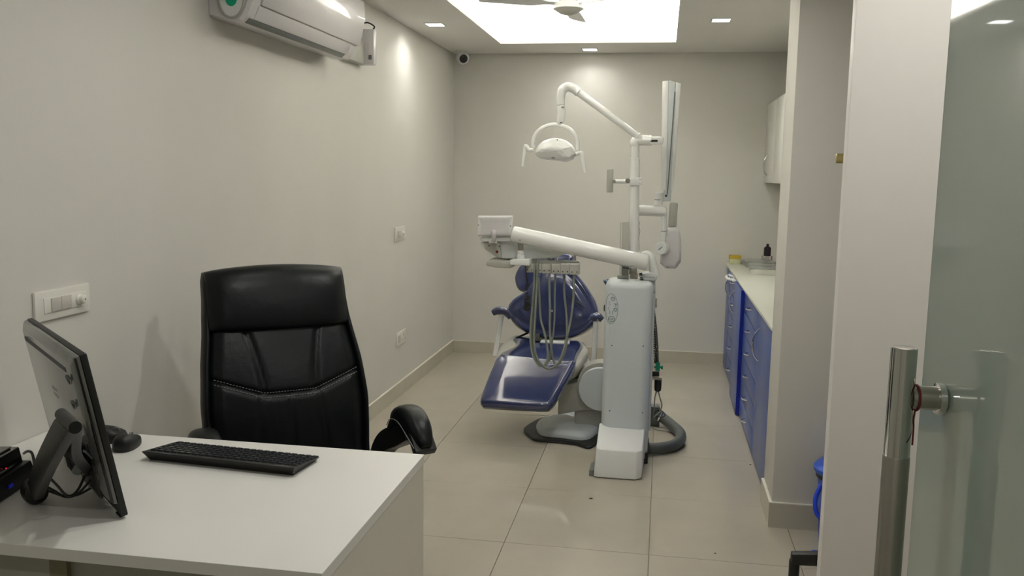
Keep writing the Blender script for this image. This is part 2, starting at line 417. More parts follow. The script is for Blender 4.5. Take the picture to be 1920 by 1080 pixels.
tn = thing('tin', 'round silver tin under the dark bottle', 'tin', (BX, BY, BZ))
obj('tin_body', G().lathe([(.040, 0), (.042, .002), (.042, .022), (.040, .024)], (BX, BY, BZ)), 'chrome', tn)
obj('tin_lid', G().lathe([(.043, .0242), (.043, .028), (.036, .030)], (BX, BY, BZ)), 'chrome', tn)
PKX, PKY = .905, 6.94
pk = thing('pink_pouch', 'dusty pink pouch standing at the right end of the visible worktop', 'pouch', (PKX, PKY, WZ))
obj('pouch', G().loft([crom([Vector((PKX+a*s1, PKY+b_*s1, WZ+z)) for a, b_ in ((.035, 0), (.012, .04), (-.033, .01), (-.012, -.035))], 6, True) for z, s1 in ((0, .9), (.03, 1), (.10, .9), (.18, .75), (.215, .6), (.23, .3))]), 'pink', pk)
sd = thing('tumbler_holder', 'white plastic clip-on holder sticking out from the worktop edge', 'holder', (.50, 6.33, WT-.03))
hz = WT-.014
ringo = crom([Vector((.490+.027*math.cos(a), 6.36+.13*math.sin(a), hz)) for a in [2*PI*k/10 for k in range(10)]], 4, True)
obj('ring', G().tube(ringo, .009, 8, closed=True), 'white', sd)
obj('arm', G().box((.488, 6.14, hz-.007), (.519, 6.235, hz+.007)), 'white', sd, bev=.003)

# ================================================================== AIR CONDITIONER
AY0, AY1 = 3.17, 4.33
def acprof(y, s=1):
    prof = [(0, 2.060), (.10, 2.040), (.132, 2.042), (.150, 2.062), (.168, 2.100), (.188, 2.16), (.202, 2.24), (.200, 2.32), (.16, 2.345), (0, 2.345)]
    cxp, czp = .0, 2.21
    return [Vector((XL+.001+p[0]*s, y, czp+(p[1]-czp)*(1 if s == 1 else .5+.5*s))) for p in prof]
ac = thing('air_conditioner', 'white split air conditioner mounted high on the left wall', 'air conditioner', (XL, (AY0+AY1)/2, 2.07))
obj('body', G().loft([acprof(AY0, .90), acprof(AY0+.012, .97), acprof(AY0+.05, 1), acprof(AY1-.05, 1), acprof(AY1-.012, .97), acprof(AY1, .90)]), 'acw', ac, bev=0)
def acstrip(y0, y1, pr, off, m, name, lab=None, th=.004):
    a = [(XL+.001+x, z) for x, z in pr]
    ring = []
    outer = []
    for i, (x, z) in enumerate(a):
        x0, z0 = a[max(i-1, 0)]; x1, z1 = a[min(i+1, len(a)-1)]
        tx, tzz = x1-x0, z1-z0; L = math.hypot(tx, tzz); nx, nz = tzz/L, -tx/L
        outer.append((x+nx*off, z+nz*off)); ring.append((x+nx*(off-th), z+nz*(off-th)))
    loop = outer + ring[::-1]
    return obj(name, G().loft([[Vector((x, y0, z)) for x, z in loop], [Vector((x, y1, z)) for x, z in loop]]), m, ac, label=lab, bev=.001)
acstrip(AY0+.07, AY1-.004, [(.1725, 2.112), (.188, 2.16), (.202, 2.24), (.200, 2.32)], .008, 'acw', 'front_panel', None, .007)
acstrip(AY0+.06, AY1-.10, [(.147, 2.058), (.168, 2.100), (.1705, 2.107)], .003, 'acw', 'louvre')
acstrip(AY0+.03, AY1-.12, [(.128, 2.0405), (.1465, 2.0570)], .0025, 'mgrey', 'outlet_slot', 'dark grey air outlet slot')
acstrip(AY0+.07, AY1-.02, [(.1700, 2.1065), (.1730, 2.1135)], .002, 'greyp', 'panel_gap', 'grey gap under the front panel')
# round badge on the near end cap
bc = aty(434, -4, AY0-.0045)
obj('sticker_rim', G().tube([bc+Vector((.050*math.cos(t), -.002, .070*math.sin(t))) for t in [2*PI*k/36 for k in range(36)]], .004, 8, closed=True), 'greyp', ac, label='grey ring round the badge')
obj('badge', G().loft([[bc+Vector((.047*math.cos(t), o, .067*math.sin(t))) for t in [2*PI*k/36 for k in range(36)]] for o in (.004, -.002)]), 'white', ac)
obj('green_logo', G().loft([[bc+Vector((.022*math.cos(t), o, -.006+.024*math.sin(t))) for t in [2*PI*k/24 for k in range(24)]] for o in (-.002, -.0035)]), 'gsticker', ac, label='round green emblem')
g = G()
for k in range(4):
    y = AY0+.60+k*.017
    g.box((XL+.2085, y, 2.195), (XL+.2092, y+.009, 2.205))
obj('faint_lettering', g, 'acw', ac)
# voltage stabiliser and duct
st = thing('voltage_stabiliser', 'small glossy grey-white control box on the wall beyond the air conditioner', 'control box', (XL, 4.88, 2.08))
sa = Vector((XL+.001, 4.80, 2.078))
obj('case', G().box((XL+.001, 4.80, 2.078), (XL+.098, 4.85, 2.27)), 'acw', st, bev=.006)
obj('display', G().box((XL+.068, 4.797, 2.105), (XL+.086, 4.801, 2.130)), 'mgrey', st, label='small dark display window')
for k in (0, 1): obj('lamp_dot', G().lathe([(.003, 0), (.002, .002)], (XL+.065, 4.8, 2.165+k*.014), (0, -1, 0), 10), 'chrome', st)
cb = crom([(XL+.08, 4.83, 2.269), (XL+.095, 4.82, 2.285), (XL+.06, 4.81, 2.305), (XL+.02, 4.82, 2.30)], 6)
obj('cable', G().tube(cb, .004, 8), 'blackp', st)
dc = thing('wall_bracket_box', 'pale flat box on the wall between the air conditioner and control box', 'wall box', (XL, 4.65, 2.08))
obj('case', G().box((XL+.001, 4.53, 2.078), (XL+.045, 4.795, 2.20)), 'greyp', dc, bev=.003)

# ================================================================== DOME CAMERA
dp = Vector((-1.60, 6.98, ZC))
sc_ = thing('security_camera', 'white dome security camera with black lens in the far ceiling corner', 'camera', dp)
obj('mount', G().lathe([(.055, 0), (.055, -.012), (.046, -.018)], dp-Vector((0,0,.0005))), 'white', sc_)
bd = Vector((.42, -.85, -.30)).normalized(); cc = dp+Vector((0, -.005, -.050))
obj('housing', G().lathe([(.02, -.045), (.04, -.036), (.050, -.012), (.050, .018), (.042, .034), (.030, .041)], cc, bd), 'white', sc_)
obj('lens', G().lathe([(.034, .0385), (.031, .044), (.010, .047)], cc, bd), 'blackg', sc_, label='round black lens window')

# ================================================================== CEILING FAN
fc = Vector((-.558, 5.05, 2.385))
fan = thing('ceiling_fan', 'white ceiling fan hanging in the bright ceiling recess', 'fan', (fc.x, fc.y, 2.70))
obj('rod', G().cyl(fc+Vector((0,0,.07)), Vector((fc.x, fc.y, 2.70)), .011, 14), 'white', fan)
obj('canopy', G().lathe([(.02, 0), (.055, .02), (.06, .045)], (fc.x, fc.y, 2.655)), 'white', fan)
obj('motor', G().lathe([(.082, .018), (.086, .02), (.086, .050), (.078, .056), (.052, .060), (.050, .078), (.02, .082)], fc), 'white', fan)
obj('lower_cap', G().lathe([(.018, -.012), (.045, -.004), (.068, .010), (.078, .018)], fc), 'greyp', fan, label='ribbed grey-white bottom cap')
obj('dark_band', G().lathe([(.051, .060), (.053, .062), (.053, .068), (.051, .07)], fc), 'mgrey', fan)
for k, a in enumerate((-30, 90, 210)):
    T = Matrix.Translation(fc+Vector((0,0,.045))) @ Matrix.Rotation(math.radians(a), 4, 'Z') @ Matrix.Rotation(.25, 4, 'X')
    out = [(.075, -.018), (.13, -.018), (.20, -.050), (.50, -.060), (.52, -.03), (.52, .02), (.50, .05), (.20, .045), (.13, .018), (.075, .018)]
    g = G().loft([[T @ Vector((x, y, -.0025)) for x, y in out], [T @ Vector((x, y, .0025)) for x, y in out]])
    obj('blade', g, 'white', fan)

# ================================================================== SWITCHES ON THE LEFT WALL
def plate(name, label, y0, y1, z0, z1, kind):
    t = thing(name, label, 'switch' if kind != 'socket' else 'socket', (XL, (y0+y1)/2, z0), group='electrical plates on the left wall')
    obj('plate', G().box((XL+.0005, y0, z0), (XL+.010, y1, z1)), 'switch', t, bev=.002)
    f = XL+.010; h = z1-z0; wd = y1-y0; ym = (y0+y1)/2; zm = (z0+z1)/2
    if kind == 'regulator':
        obj('inner_frame', G().box((f, y0+wd*.14, z0+h*.24), (f+.002, y1-wd*.09, z1-h*.24)), 'switch', t, bev=.0008)
        obj('rocker', G().box((f+.002, y0+wd*.26, z0+h*.27), (f+.005, y0+wd*.43, z1-h*.27)), 'switchg', t, bev=.001)
        obj('rocker', G().box((f+.002, y0+wd*.435, z0+h*.27), (f+.005, y0+wd*.62, z1-h*.27)), 'switchg', t, bev=.001)
        obj('dial', G().lathe([(.0165, 0), (.0165, .004), (.013, .008), (.0125, .018), (.010, .020)], (f+.002, y0+wd*.78, zm), (1, 0, 0), 28), 'switch', t, label='round fan regulator dial')
        obj('dial_mark', G().box((f+.0221, y0+wd*.78-.002, zm-.002), (f+.0226, y0+wd*.78+.002, zm+.003)), 'mgrey', t)
    elif kind == 'rocker':
        obj('rocker', G().box((f, y0+wd*.22, z0+h*.28), (f+.006, y1-wd*.45, z1-h*.28)), 'switchg', t, bev=.001)
        obj('dial', G().lathe([(.012, 0), (.012, .006), (.009, .012)], (f, y1-wd*.22, zm), (1, 0, 0), 20), 'switch', t)
    else:
        obj('rocker', G().box((f, y0+wd*.14, z0+h*.25), (f+.004, y0+wd*.36, z1-h*.25)), 'switchg', t, bev=.001)
        for dy, dz, r in ((.66, .66, .006), (.54, .36, .0045), (.80, .36, .0045)):
            obj('socket_hole', G().lathe([(r, 0), (r, .0008), (0, .0009)], (f, y0+wd*dy, z0+h*dz), (1, 0, 0), 12), 'mgrey', t)
    return t
plate('switch_plate', 'wide white switch plate with fan dial, above the monitor', 2.150, 2.386, 1.066, 1.150, 'regulator')
plate('switch_plate', 'small white switch plate halfway up the left wall', 5.49, 5.70, 1.045, 1.135, 'rocker')
plate('wall_socket', 'white wall socket low on the left wall beyond the chair', 5.52, 5.74, .345, .436, 'socket')

# ================================================================== DESK
DX, DY0, DY1, DZ = -.602, 1.490, 2.212, .75
desk = thing('desk', 'white laminate office desk with panel sides', 'desk', (-1.15, 1.85, 0))
obj('desktop', G().box((XL+.002, DY0, DZ-.0255), (DX, DY1, DZ)), 'desk', desk, bev=.0008, seg=1)
obj('side_panel', G().box((DX-.026, DY0+.006, .0), (DX-.0015, DY1-.002, DZ-.0265)), 'deskside', desk, bev=.0008, seg=1)
obj('side_panel', G().box((XL+.014, DY0+.02, .0), (XL+.04, DY1-.01, DZ-.0265)), 'deskside', desk)
pa = aty(95, 1050, 1.60); pb = aty(127, 1055, 1.60)
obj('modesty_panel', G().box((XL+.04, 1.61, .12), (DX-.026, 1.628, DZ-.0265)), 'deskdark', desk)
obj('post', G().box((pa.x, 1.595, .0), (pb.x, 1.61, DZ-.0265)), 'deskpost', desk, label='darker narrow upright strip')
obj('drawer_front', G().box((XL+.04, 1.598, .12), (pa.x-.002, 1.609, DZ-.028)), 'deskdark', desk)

# ------------------------------------------------------------------ keyboard
kx0, kx1, ky0, ky1 = -1.285, -.858, 1.985, 2.125
kb = thing('keyboard', 'black full-size keyboard on the white desk in front of the chair', 'keyboard', ((kx0+kx1)/2, (ky0+ky1)/2, DZ), math.radians(-5))
KL, KW = .43, .13
def ktop(y): return .024 - .010*(y+KW/2)/KW   # back edge (towards camera) is high
prof = [(-KW/2+.010, .0), (KW/2-.002, .0), (KW/2, .010), (-KW/2-.006, .026), (-KW/2-.006, .023)]
obj('case', G().loft([[Vector((-KL/2+.010, y, z)) if z < .005 else Vector((-KL/2, y, z)) for y, z in prof], [Vector((KL/2-.010, y, z)) if z < .005 else Vector((KL/2, y, z)) for y, z in prof]]), 'blackp', kb, local=True, bev=.0012)
def kz(y): return .010+(.026-.010)*((KW/2-y)/(KW+.006))
kt = math.atan2(-.016, KW+.006)
rows = 6; kp = .0188
for r in range(rows):
    y = -KW/2+.012+r*.0205
    x = -KL/2+.010; cols = []
    while x < KL/2-.020:
        wk = kp
        if r == 5 and abs(x+.10) < .06+.07: pass
        cols.append((x, wk)); x += kp+.0012
    for (x, wk) in cols:
        T = Matrix.Translation((x+wk/2, y+.0085, kz(y+.0085))) @ Matrix.Rotation(kt, 4, 'X')
        h = .0035
        a, b_ = wk/2-.0012, .0080
        g = G().loft([[T @ Vector(p) for p in ((-a,-b_,0),(a,-b_,0),(a,b_,0),(-a,b_,0))], [T @ Vector(p) for p in ((-a*.85,-b_*.85,h),(a*.85,-b_*.85,h),(a*.85,b_*.85,h),(-a*.85,b_*.85,h))]])
        obj('key', g, 'keycap', kb, local=True)
# ------------------------------------------------------------------ mice
def mouse(label, x, y, rz, L, W, Ht):
    m = thing('computer_mouse', label, 'mouse', (x, y, DZ), rz, 'computer mice on the desk')
    n = 24; rings = []
    def outl(s, z): return [Vector((W/2*s*math.copysign(abs(math.cos(t))**.7, math.cos(t)), L/2*s*math.copysign(abs(math.sin(t))**.8, math.sin(t)), z*(1-.22*math.sin(t)))) for t in [2*PI*k/n for k in range(n)]]
    g = G().loft([outl(.93, 0), outl(1, .006), outl(.99, Ht*.5), outl(.92, Ht*.75), outl(.72, Ht*.94), outl(.4, Ht), outl(.1, Ht*1.01)])
    obj('shell', g, 'blackp', m, local=True)
    obj('wheel', G().lathe([(.009, -.003), (.010, 0), (.009, .003)], (0, L*.27, Ht*.72), (1, 0, 0), 16), 'mgrey', m, local=True)
    return m
p1 = atz(241, 846, DZ)
mouse('black computer mouse on the desk beside the keyboard', p1.x-.022, p1.y+.028, math.radians(10), .10, .060, .036)
p2 = atz(216, 828, DZ)
mouse('larger rounded black mouse behind the first, beside the monitor', p2.x-.030, p2.y-.0, math.radians(-72), .115, .070, .040)

# ------------------------------------------------------------------ monitor
T0 = Vector((-1.153, 1.600, 1.118)); F0 = Vector((-1.585, 1.983, 1.118)); B0 = Vector((-1.120, 1.661, .757))
wx = (F0-T0); W_ = wx.length; wx.normalize(); dn = (B0-T0); dn -= wx*dn.dot(wx); Hh = dn.length; dn.normalize()
bn = wx.cross(dn)
if bn.dot(Vector((0,0,H))-T0) < 0: bn = -bn          # back-face normal, towards the camera
W_ = .535
mo = thing('monitor', 'black all-in-one monitor seen from behind on the desk', 'monitor', (B0.x, B0.y, DZ))
def mp(u, v, o=0): return T0 + wx*u + dn*v + bn*(o+.016)      # u across, v down, o out of the back
def slab(u0, u1, v0, v1, o0, o1): return G().loft([[mp(u0, v0, o0), mp(u1, v0, o0), mp(u1, v1, o0), mp(u0, v1, o0)], [mp(u0, v0, o1), mp(u1, v0, o1), mp(u1, v1, o1), mp(u0, v1, o1)]])
obj('front_bezel', slab(0, W_, 0, Hh, -.022, -.008), 'blackp', mo, bev=.003)
rg = []
for o, ins in ((-.008, .0), (.002, .004), (.010, .02), (.012, .034)):
    a = [mp(ins, ins, o), mp(W_-ins, ins, o), mp(W_-ins, Hh-.03-ins, o), mp(ins, Hh-.03-ins, o)]
    rg.append(a)
obj('back_shell', G().loft(rg), 'film', mo, bev=.004, label='grey back shell under cloudy protective film')
obj('side_cover', slab(.003, .026, .004, Hh-.035, -.008, .004), 'blackg', mo, bev=.004)
obj('vent_slot', slab(.07, W_-.04, .034, .044, .010, .0128), 'blackp', mo, label='long black vent slot')
obj('port_panel', slab(.045, .20, .20, .33, .008, .016), 'blackp', mo, bev=.004)
for k in range(7): obj('vent_fin', slab(.060+k*.019, .068+k*.019, .205, .255, .016, .0185), 'blackg', mo)
for u0, u1, v, m_ in ((.03, .055, .055, 'smoke'), (.045, .075, .115, 'smoke'), (.03, .10, .23, 'smoke'), (.055, .13, .275, 'smoke'), (.045, .16, .325, 'smoke')):
    P = crom([mp(u0, v, .0135), mp((u0+u1)/2, v-.010, .018), mp(u1, v+.012, .0140)], 6)
    obj('film_fold', G().tube(P, [.0012+.002*math.sin(PI*k/(len(P)-1)) for k in range(len(P))], 6), m_, mo)
for v in (.12, .135): obj('logo_bar', slab(.245, .29, v, v+.008, .012, .0125), 'greyp', mo)
for u in (.012, W_-.04): obj('rubber_foot', slab(u, u+.03, Hh, Hh+.004, -.018, -.006), 'blackp', mo)
# easel stand: flat wide frame folded at the hinge
hin = mp(.21, .185, .085); att = mp(.21, .255, .014)
ftp = atz(66, 942, DZ)
foot = Vector((ftp.x, ftp.y, DZ))
def flat(P, wv, half, th):
    rings = []
    P = [Vector(p) for p in P]
    for i, p in enumerate(P):
        t = (P[min(i+1, len(P)-1)]-P[max(i-1, 0)]).normalized(); nn = t.cross(wv).normalized()
        rings.append([p-wv*half-nn*th, p+wv*half-nn*th, p+wv*half+nn*th, p-wv*half+nn*th])
    return G().loft(rings)
hin = atp(128, 792, mp(.2, .2, .095), bn)
att = mp(.14, .285, .012)
f1 = foot+Vector((0, 0, .022))
sh = wx
obj('stand_leg', flat(crom([hin+Vector((0,0,.0)), hin.lerp(f1, .10)+Vector((0,0,.004)), hin.lerp(f1, .5)+bn*.006, f1], 5), sh, .048, .010), 'blackp', mo, bev=.003)
obj('stand_arm', flat(crom([hin, hin.lerp(att, .15)+Vector((0,0,.010)), hin.lerp(att, .5)+bn*.012, att], 5), sh, .046, .010), 'blackp', mo, bev=.003)
obj('stand_hinge', G().cyl(hin-sh*.050+Vector((0,0,.003)), hin+sh*.050+Vector((0,0,.003)), .0105, 20), 'blackp', mo)
obj('stand_foot', G().lathe([(.012, -.030), (.024, -.024), (.027, -.01), (.027, .01), (.024, .024), (.012, .030)], foot+Vector((0,0,.0275)), sh, 24), 'blackp', mo, label='round black roller foot')
obj('stand_latch', flat([f1.lerp(hin, .22)+bn*.010, f1.lerp(hin, .42)+bn*.010], sh, .007, .002), 'greyp', mo, label='grey latch strip')
s0 = att; 
for k, (a, b_, sag) in enumerate(((mp(.10, .30, .016), f1.lerp(hin, .18), .035), (mp(.12, .325, .014), f1.lerp(hin, .10), .020), (mp(.09, .27, .018), f1.lerp(hin, .35), .055))):
    mid = (a+b_)/2-Vector((0, 0, sag))
    mid.z = max(mid.z, DZ+.006)
    obj('cable', G().tube(crom([a, a.lerp(mid, .5)-Vector((0,0,sag*.3)), mid, b_.lerp(mid, .5), b_], 6), .0028, 8), 'blackp', mo)
obj('plug', G().lathe([(.008, 0), (.011, .004), (.011, .035), (.006, .04)], mp(.10, .245, .016), (bn*.6-Vector((0,0,1))).normalized(), 14), 'mgrey', mo)
obj('power_block', slab(.10, .155, .215, .275, .016, .045), 'blackp', mo, bev=.004)

# ------------------------------------------------------------------ biometric terminal / black box at the far left
bx = thing('desk_terminal', 'black box with clear tray top at the left edge of the desk', 'device', (-1.52, 1.76, DZ))
q0, q1 = atz(0, 944, DZ), atz(72, 895, DZ)
e = (q1-q0); e.z = 0; e.normalize(); nn = Vector((-e.y, e.x, 0))
if nn.x > 0: nn = -nn
A = q0-e*.12; B = q0+e*.165
low = [A, B, B+nn*.17, A+nn*.17]
obj('case', G().loft([[p+Vector((0,0,.001)) for p in low], [p+Vector((0,0,.045))+nn*.012 for p in low]]), 'blackp', bx, bev=.003)
A2, B2 = A+nn*.02, B+nn*.02-e*.02
up_ = [A2, B2, B2+nn*.14, A2+nn*.14]
obj('upper_case', G().loft([[p+Vector((0,0,.046)) for p in up_], [p+Vector((0,0,.085))+nn*.008 for p in up_]]), 'blackg', bx, bev=.003)
ti = [A2+nn*.02+e*.01, B2+nn*.02-e*.012, B2+nn*.13-e*.012, A2+nn*.13+e*.01]
obj('clear_tray', G().loft([[p+Vector((0,0,.0855)) for p in ti], [p+Vector((0,0,.089)) for p in ti]]), 'greyp', bx, bev=.001)
obj('tray_paper', G().loft([[p*1+Vector((0,0,.0892)) for p in [ti[0]+e*.02+nn*.01, ti[1]-e*.05+nn*.01, ti[2]-e*.05-nn*.02, ti[3]+e*.02-nn*.02]], [p*1+Vector((0,0,.090)) for p in [ti[0]+e*.02+nn*.01, ti[1]-e*.05+nn*.01, ti[2]-e*.05-nn*.02, ti[3]+e*.02-nn*.02]]]), 'card', bx)
pr = atp(10, 878, A2+Vector((0,0,.06)), nn)
obj('red_light', G().lathe([(.0012, 0), (.001, .0016)], pr-nn*.001, -nn, 10), 'redled', bx)
for (u, v) in ((19, 911), (16, 935)):
    p = atp(u, v, A+Vector((0,0,.02))+nn*.004, nn); obj('blue_light', G().box((-.008, -.0012, -.004), (.008, .0012, .004), Matrix.Translation(p-nn*.002) @ Matrix.Rotation(math.atan2(e.y, e.x), 4, 'Z')), 'blueled', bx)
ct = crom([atz(45, 850, DZ+.03), atz(52, 846, DZ+.045), atz(60, 850, DZ+.04), atz(64, 870, DZ+.012), atz(60, 885, DZ+.006)], 6)
cbl = thing('grey_cable', 'short grey cable with red plug behind the monitor stand', 'cable', ct[-1])
obj('lead', G().tube(ct, .0035, 8), 'mgrey', cbl)
pp = atz(53, 884, DZ+.012); obj('plug', G().box((pp.x-.004, pp.y-.006, pp.z-.008), (pp.x+.004, pp.y+.006, pp.z+.008)), 'red', cbl, bev=.001, label='red plug')

# ================================================================== OFFICE CHAIR (local: x right as seen, y back, z up; faces -y)
CA = math.radians(38)
CR = (-1.185, 2.70, 0)
ch = thing('office_chair', 'high-backed black leather office chair behind the desk', 'chair', CR, CA)
RC = .34   # recline slope
def bp(x, z, d=0):   # point on the backrest front surface (z height), d = forward offset
    y = .0 + (z-.50)*RC
    y -= .035*math.sin(PI*min(max((z-.55)/.45, 0), 1))      # lumbar bulge
    y += -.9*x*x*(-.35)                                     # slight wrap
    return Vector((x, y-d, z))
def hw(z):   # half width of backrest
    pts = [(.46, .262), (.60, .268), (.72, .272), (.85, .262), (.95, .247), (1.05, .238), (1.14, .236)]
    for (a, b_), (c, d_) in zip(pts, pts[1:]):
        if z <= c: return b_+(d_-b_)*max(0, (z-a))/(c-a)
    return pts[-1][1]
nx = 26
def back_panel(z0, z1, nz, bulge, thick, seam=True):
    rings = []
    front = []
    for j in range(nz+1):
        z = z0+(z1-z0)*j/nz; row = []
        for i in range(nx+1):
            u = -1+2*i/nx; x = u*(hw(z)-.012)
            ed = min(1, (1-abs(u))/.16)**.5*min(1, (j+.35)/3)**.5*min(1, (nz-j+.35)/2.5)**.5
            d = bulge*ed
            if seam:
                # seams: two curved verticals above the V seam and a slightly sloping cross seam
                zs = .757 - .05*max(0, (abs(x)-.085))/.15*-1
                dd = abs(z-zs); d -= .012*math.exp(-(dd/.010)**2)
                if z > zs: xs_ = .085+.055*((z-zs)/.25)**1.6
                else: xs_ = .095+.02*(zs-z)/.2
                dd = abs(abs(x)-xs_); d -= (.010 if z > zs else .006)*math.exp(-(dd/.010)**2)
                if z < zs: d -= .005*math.exp(-(abs(x)/.008)**2)+.0012*math.sin(x*260+z*20)*math.exp(-((zs-z)/.08))*(abs(x) < .1)
            row.append(bp(x, z, d))
        front.append(row)
    g = G(); n = nx+1
    vs = [v for r in front for v in r] + [bp((-1+2*i/nx)*(hw(z0+(z1-z0)*j/nz)-.012), z0+(z1-z0)*j/nz, -thick) for j in range(nz+1) for i in range(n)]
    m = n*(nz+1); fs = []
    for j in range(nz):
        for i in range(nx):
            a = j*n+i; fs.append((a, a+1, a+n+1, a+n)); fs.append((m+a, m+a+n, m+a+n+1, m+a+1))
    for j in range(nz):
        fs.append((j*n, (j+1)*n, m+(j+1)*n, m+j*n)); a = j*n+nx; fs.append((a, m+a, m+a+n, a+n))
    for i in range(nx):
        fs.append((i, m+i, m+i+1, i+1)); a = nz*n+i; fs.append((a, a+1, m+a+1, m+a))
    return g.add(vs, fs)
nx = 60
obj('backrest', back_panel(.50, .985, 70, .030, .030), 'leather', ch, local=True, ang=1.2)
# head bolster
rings = []
n = 28
for k in range(33):
    u = -1+2*k/32; x = u*.236; s = max(.25, (1-abs(u)**9))**.5
    crown = .018*(1-u*u)
    row = []
    for i in range(n):
        t = 2*PI*i/n; zc = 1.055+crown*.5; rz = (.098+crown*.5); ry = .052*s
        cz_ = math.copysign(abs(math.sin(t))**.75, math.sin(t)); cy_ = math.copysign(abs(math.cos(t))**.8, math.cos(t))
        z = zc+rz*cz_*(.96+.04*s); row.append(bp(x, z, .012+ry*cy_*(1.15 if cy_ > 0 else .6)))
    rings.append(row)
obj('headrest', G().loft(rings), 'leather', ch, local=True, ang=1.2)
# side wings
for q in (-1, 1):
    P = []; R_ = []
    for k in range(24):
        z = .47+(1.145-.47)*k/23
        P.append(bp(q*(hw(z)-.004), z, -.012)); R_.append(.021 if 0 < k < 23 else .012)
    g = G(); rr_ = []
    for p, r in zip(P, R_): rr_.append([p+Vector((math.cos(t)*r*.62, math.sin(t)*r*2.0, 0)) for t in [2*PI*i/14 for i in range(14)]])
    obj('side_wing', g.loft(rr_), 'leather', ch, local=True, ang=1.2)
# stitching lines
def zs_(x): return .757+.05*max(0, abs(x)-.085)/.15
for off in (.0075, -.0075):
    g = G()
    xx = -.24
    while xx < .236:
        a, b_ = xx, xx+.0055
        za, zb = zs_(a)+off, zs_(b_)+off
        g.tube([bp(a, za, .0272), bp(b_, zb, .0272)], .0011, 5); xx += .0095
    obj('stitching', g, 'stitch', ch, local=True, label='grey stitched seam')['kind'] = 'stuff'
# seat
so = crom([(-.25, -.40, .47), (-.27, -.15, .47), (-.255, .02, .47), (0, .03, .47), (.255, .02, .47), (.27, -.15, .47), (.25, -.40, .47), (0, -.43, .47)], 6, True)
obj('seat', G().cushion(so, (0, 0, 1), [(.03, -.09), (.005, -.08), (0, -.04), (.006, -.005), (.03, .015), (.07, .02)]), 'leather', ch, local=True, ang=1.2)
# armrests
for q in (-1, 1):
    # pad: arched leather pad on a curved plastic bracket
    P = crom([Vector((q*.320, -.13, .640)), Vector((q*.320, -.165, .685)), Vector((q*.320, -.235, .707)), Vector((q*.320, -.315, .690)), Vector((q*.320, -.375, .640))], 6)
    arm = None
    rings = []
    for i, p in enumerate(P):
        t = (P[min(i+1, len(P)-1)]-P[max(i-1, 0)]).normalized(); nn_ = Vector((1, 0, 0)).cross(t).normalized()
        if nn_.z < 0 and i < len(P)-3: nn_ = -nn_
        if i and nn_.dot(prevn) < 0: nn_ = -nn_
        prevn = nn_
        e_ = math.sin(PI*(i+.9)/(len(P)+.8))**.45
        rings.append([p+Vector((1,0,0))*math.copysign(abs(math.cos(a))**.7, math.cos(a))*.044*e_+nn_*math.copysign(abs(math.sin(a))**.8, math.sin(a))*(.036*e_) for a in [2*PI*k/20 for k in range(20)]])
    arm = obj('armrest', G().loft(rings), 'leather', ch, local=True, ang=1.2)
    g = flat(crom([p-Vector((0, -.006, .018)) for p in P], 2), Vector((1, 0, 0)), .036, .014)
    obj('arm_pan', g, 'blackp', ch, local=True, bev=.004)
    g = flat(crom([Vector((q*.320, -.25, .668)), Vector((q*.314, -.18, .630)), Vector((q*.300, -.10, .59)), Vector((q*.287, -.06, .54)), Vector((q*.272, -.05, .46)), Vector((q*.25, -.08, .40))], 5), Vector((1, 0, 0)), .026, .036)
    obj('arm_bracket', g, 'blackp', ch, local=True, bev=.005)
    st_ = crom([Vector((q*.320-.042, -.135, .655)), Vector((q*.320-.047, -.18, .688)), Vector((q*.320-.047, -.25, .696)), Vector((q*.320-.046, -.33, .668)), Vector((q*.320-.040, -.372, .642))], 4)
    obj('piping', G().tube(st_, .0014, 6), 'stitch', arm, local=True, label='thin grey piping')
obj('mechanism', G().box((-.10, -.26, .35), (.10, -.06, .385)), 'blackp', ch, local=True, bev=.005)
obj('back_bar', flat([Vector((0, -.1, .36)), Vector((0, .09, .40)), Vector((0, .13, .56)), Vector((0, .17, .66))], Vector((1, 0, 0)), .045, .008), 'blackp', ch, local=True, bev=.003)
obj('gas_lift', G().cyl((0, -.16, .09), (0, -.16, .352), .025, 20), 'chrome', ch, local=True)
def starbase(par, cx_, cy_, R_, m, a0, zt=.09):
    for k in range(5):
        a = a0+2*PI*k/5; e_ = Vector((math.cos(a), math.sin(a), 0)); s_ = Vector((-e_.y, e_.x, 0)); c_ = Vector((cx_, cy_, 0))
        r1 = [c_+e_*.02+s_*.028+Vector((0,0,zt-.02)), c_+e_*.02-s_*.028+Vector((0,0,zt-.02)), c_+e_*.02-s_*.022+Vector((0,0,zt+.03)), c_+e_*.02+s_*.022+Vector((0,0,zt+.03))]
        r2 = [c_+e_*R_+s_*.022+Vector((0,0,zt-.032)), c_+e_*R_-s_*.022+Vector((0,0,zt-.032)), c_+e_*R_-s_*.018+Vector((0,0,zt+.008)), c_+e_*R_+s_*.018+Vector((0,0,zt+.008))]
        obj('base_leg', G().loft([r1, r2]), m, par, local=True, bev=.004)
        cc_ = c_+e_*(R_-(.022 if zt < .1 else .012))
        w_ = obj('castor', G().cyl(cc_+s_*.018+Vector((0,0,.0265)), cc_+s_*.006+Vector((0,0,.0265)), .0262, 18).cyl(cc_-s_*.018+Vector((0,0,.0265)), cc_-s_*.006+Vector((0,0,.0265)), .0262, 18).cyl(cc_-s_*.018+Vector((0,0,.0265)), cc_+s_*.018+Vector((0,0,.0265)), .006, 8).cyl(cc_+Vector((0,0,.03)), cc_+Vector((0,0,zt-.02)), .005 if zt < .1 else .019, 12), 'blackp', par, local=True)
starbase(ch, 0, -.16, .29, 'blackp', .3)
# ================================================================== DENTAL CHAIR
dch = thing('dental_chair', 'reclining dental patient chair in glossy navy vinyl on a white base', 'dental chair', (-.55, 5.0, 0))
def soft(pxs, q, n, m=7): return crom([atp(x, y, q, n) for x, y in pxs], m, True)
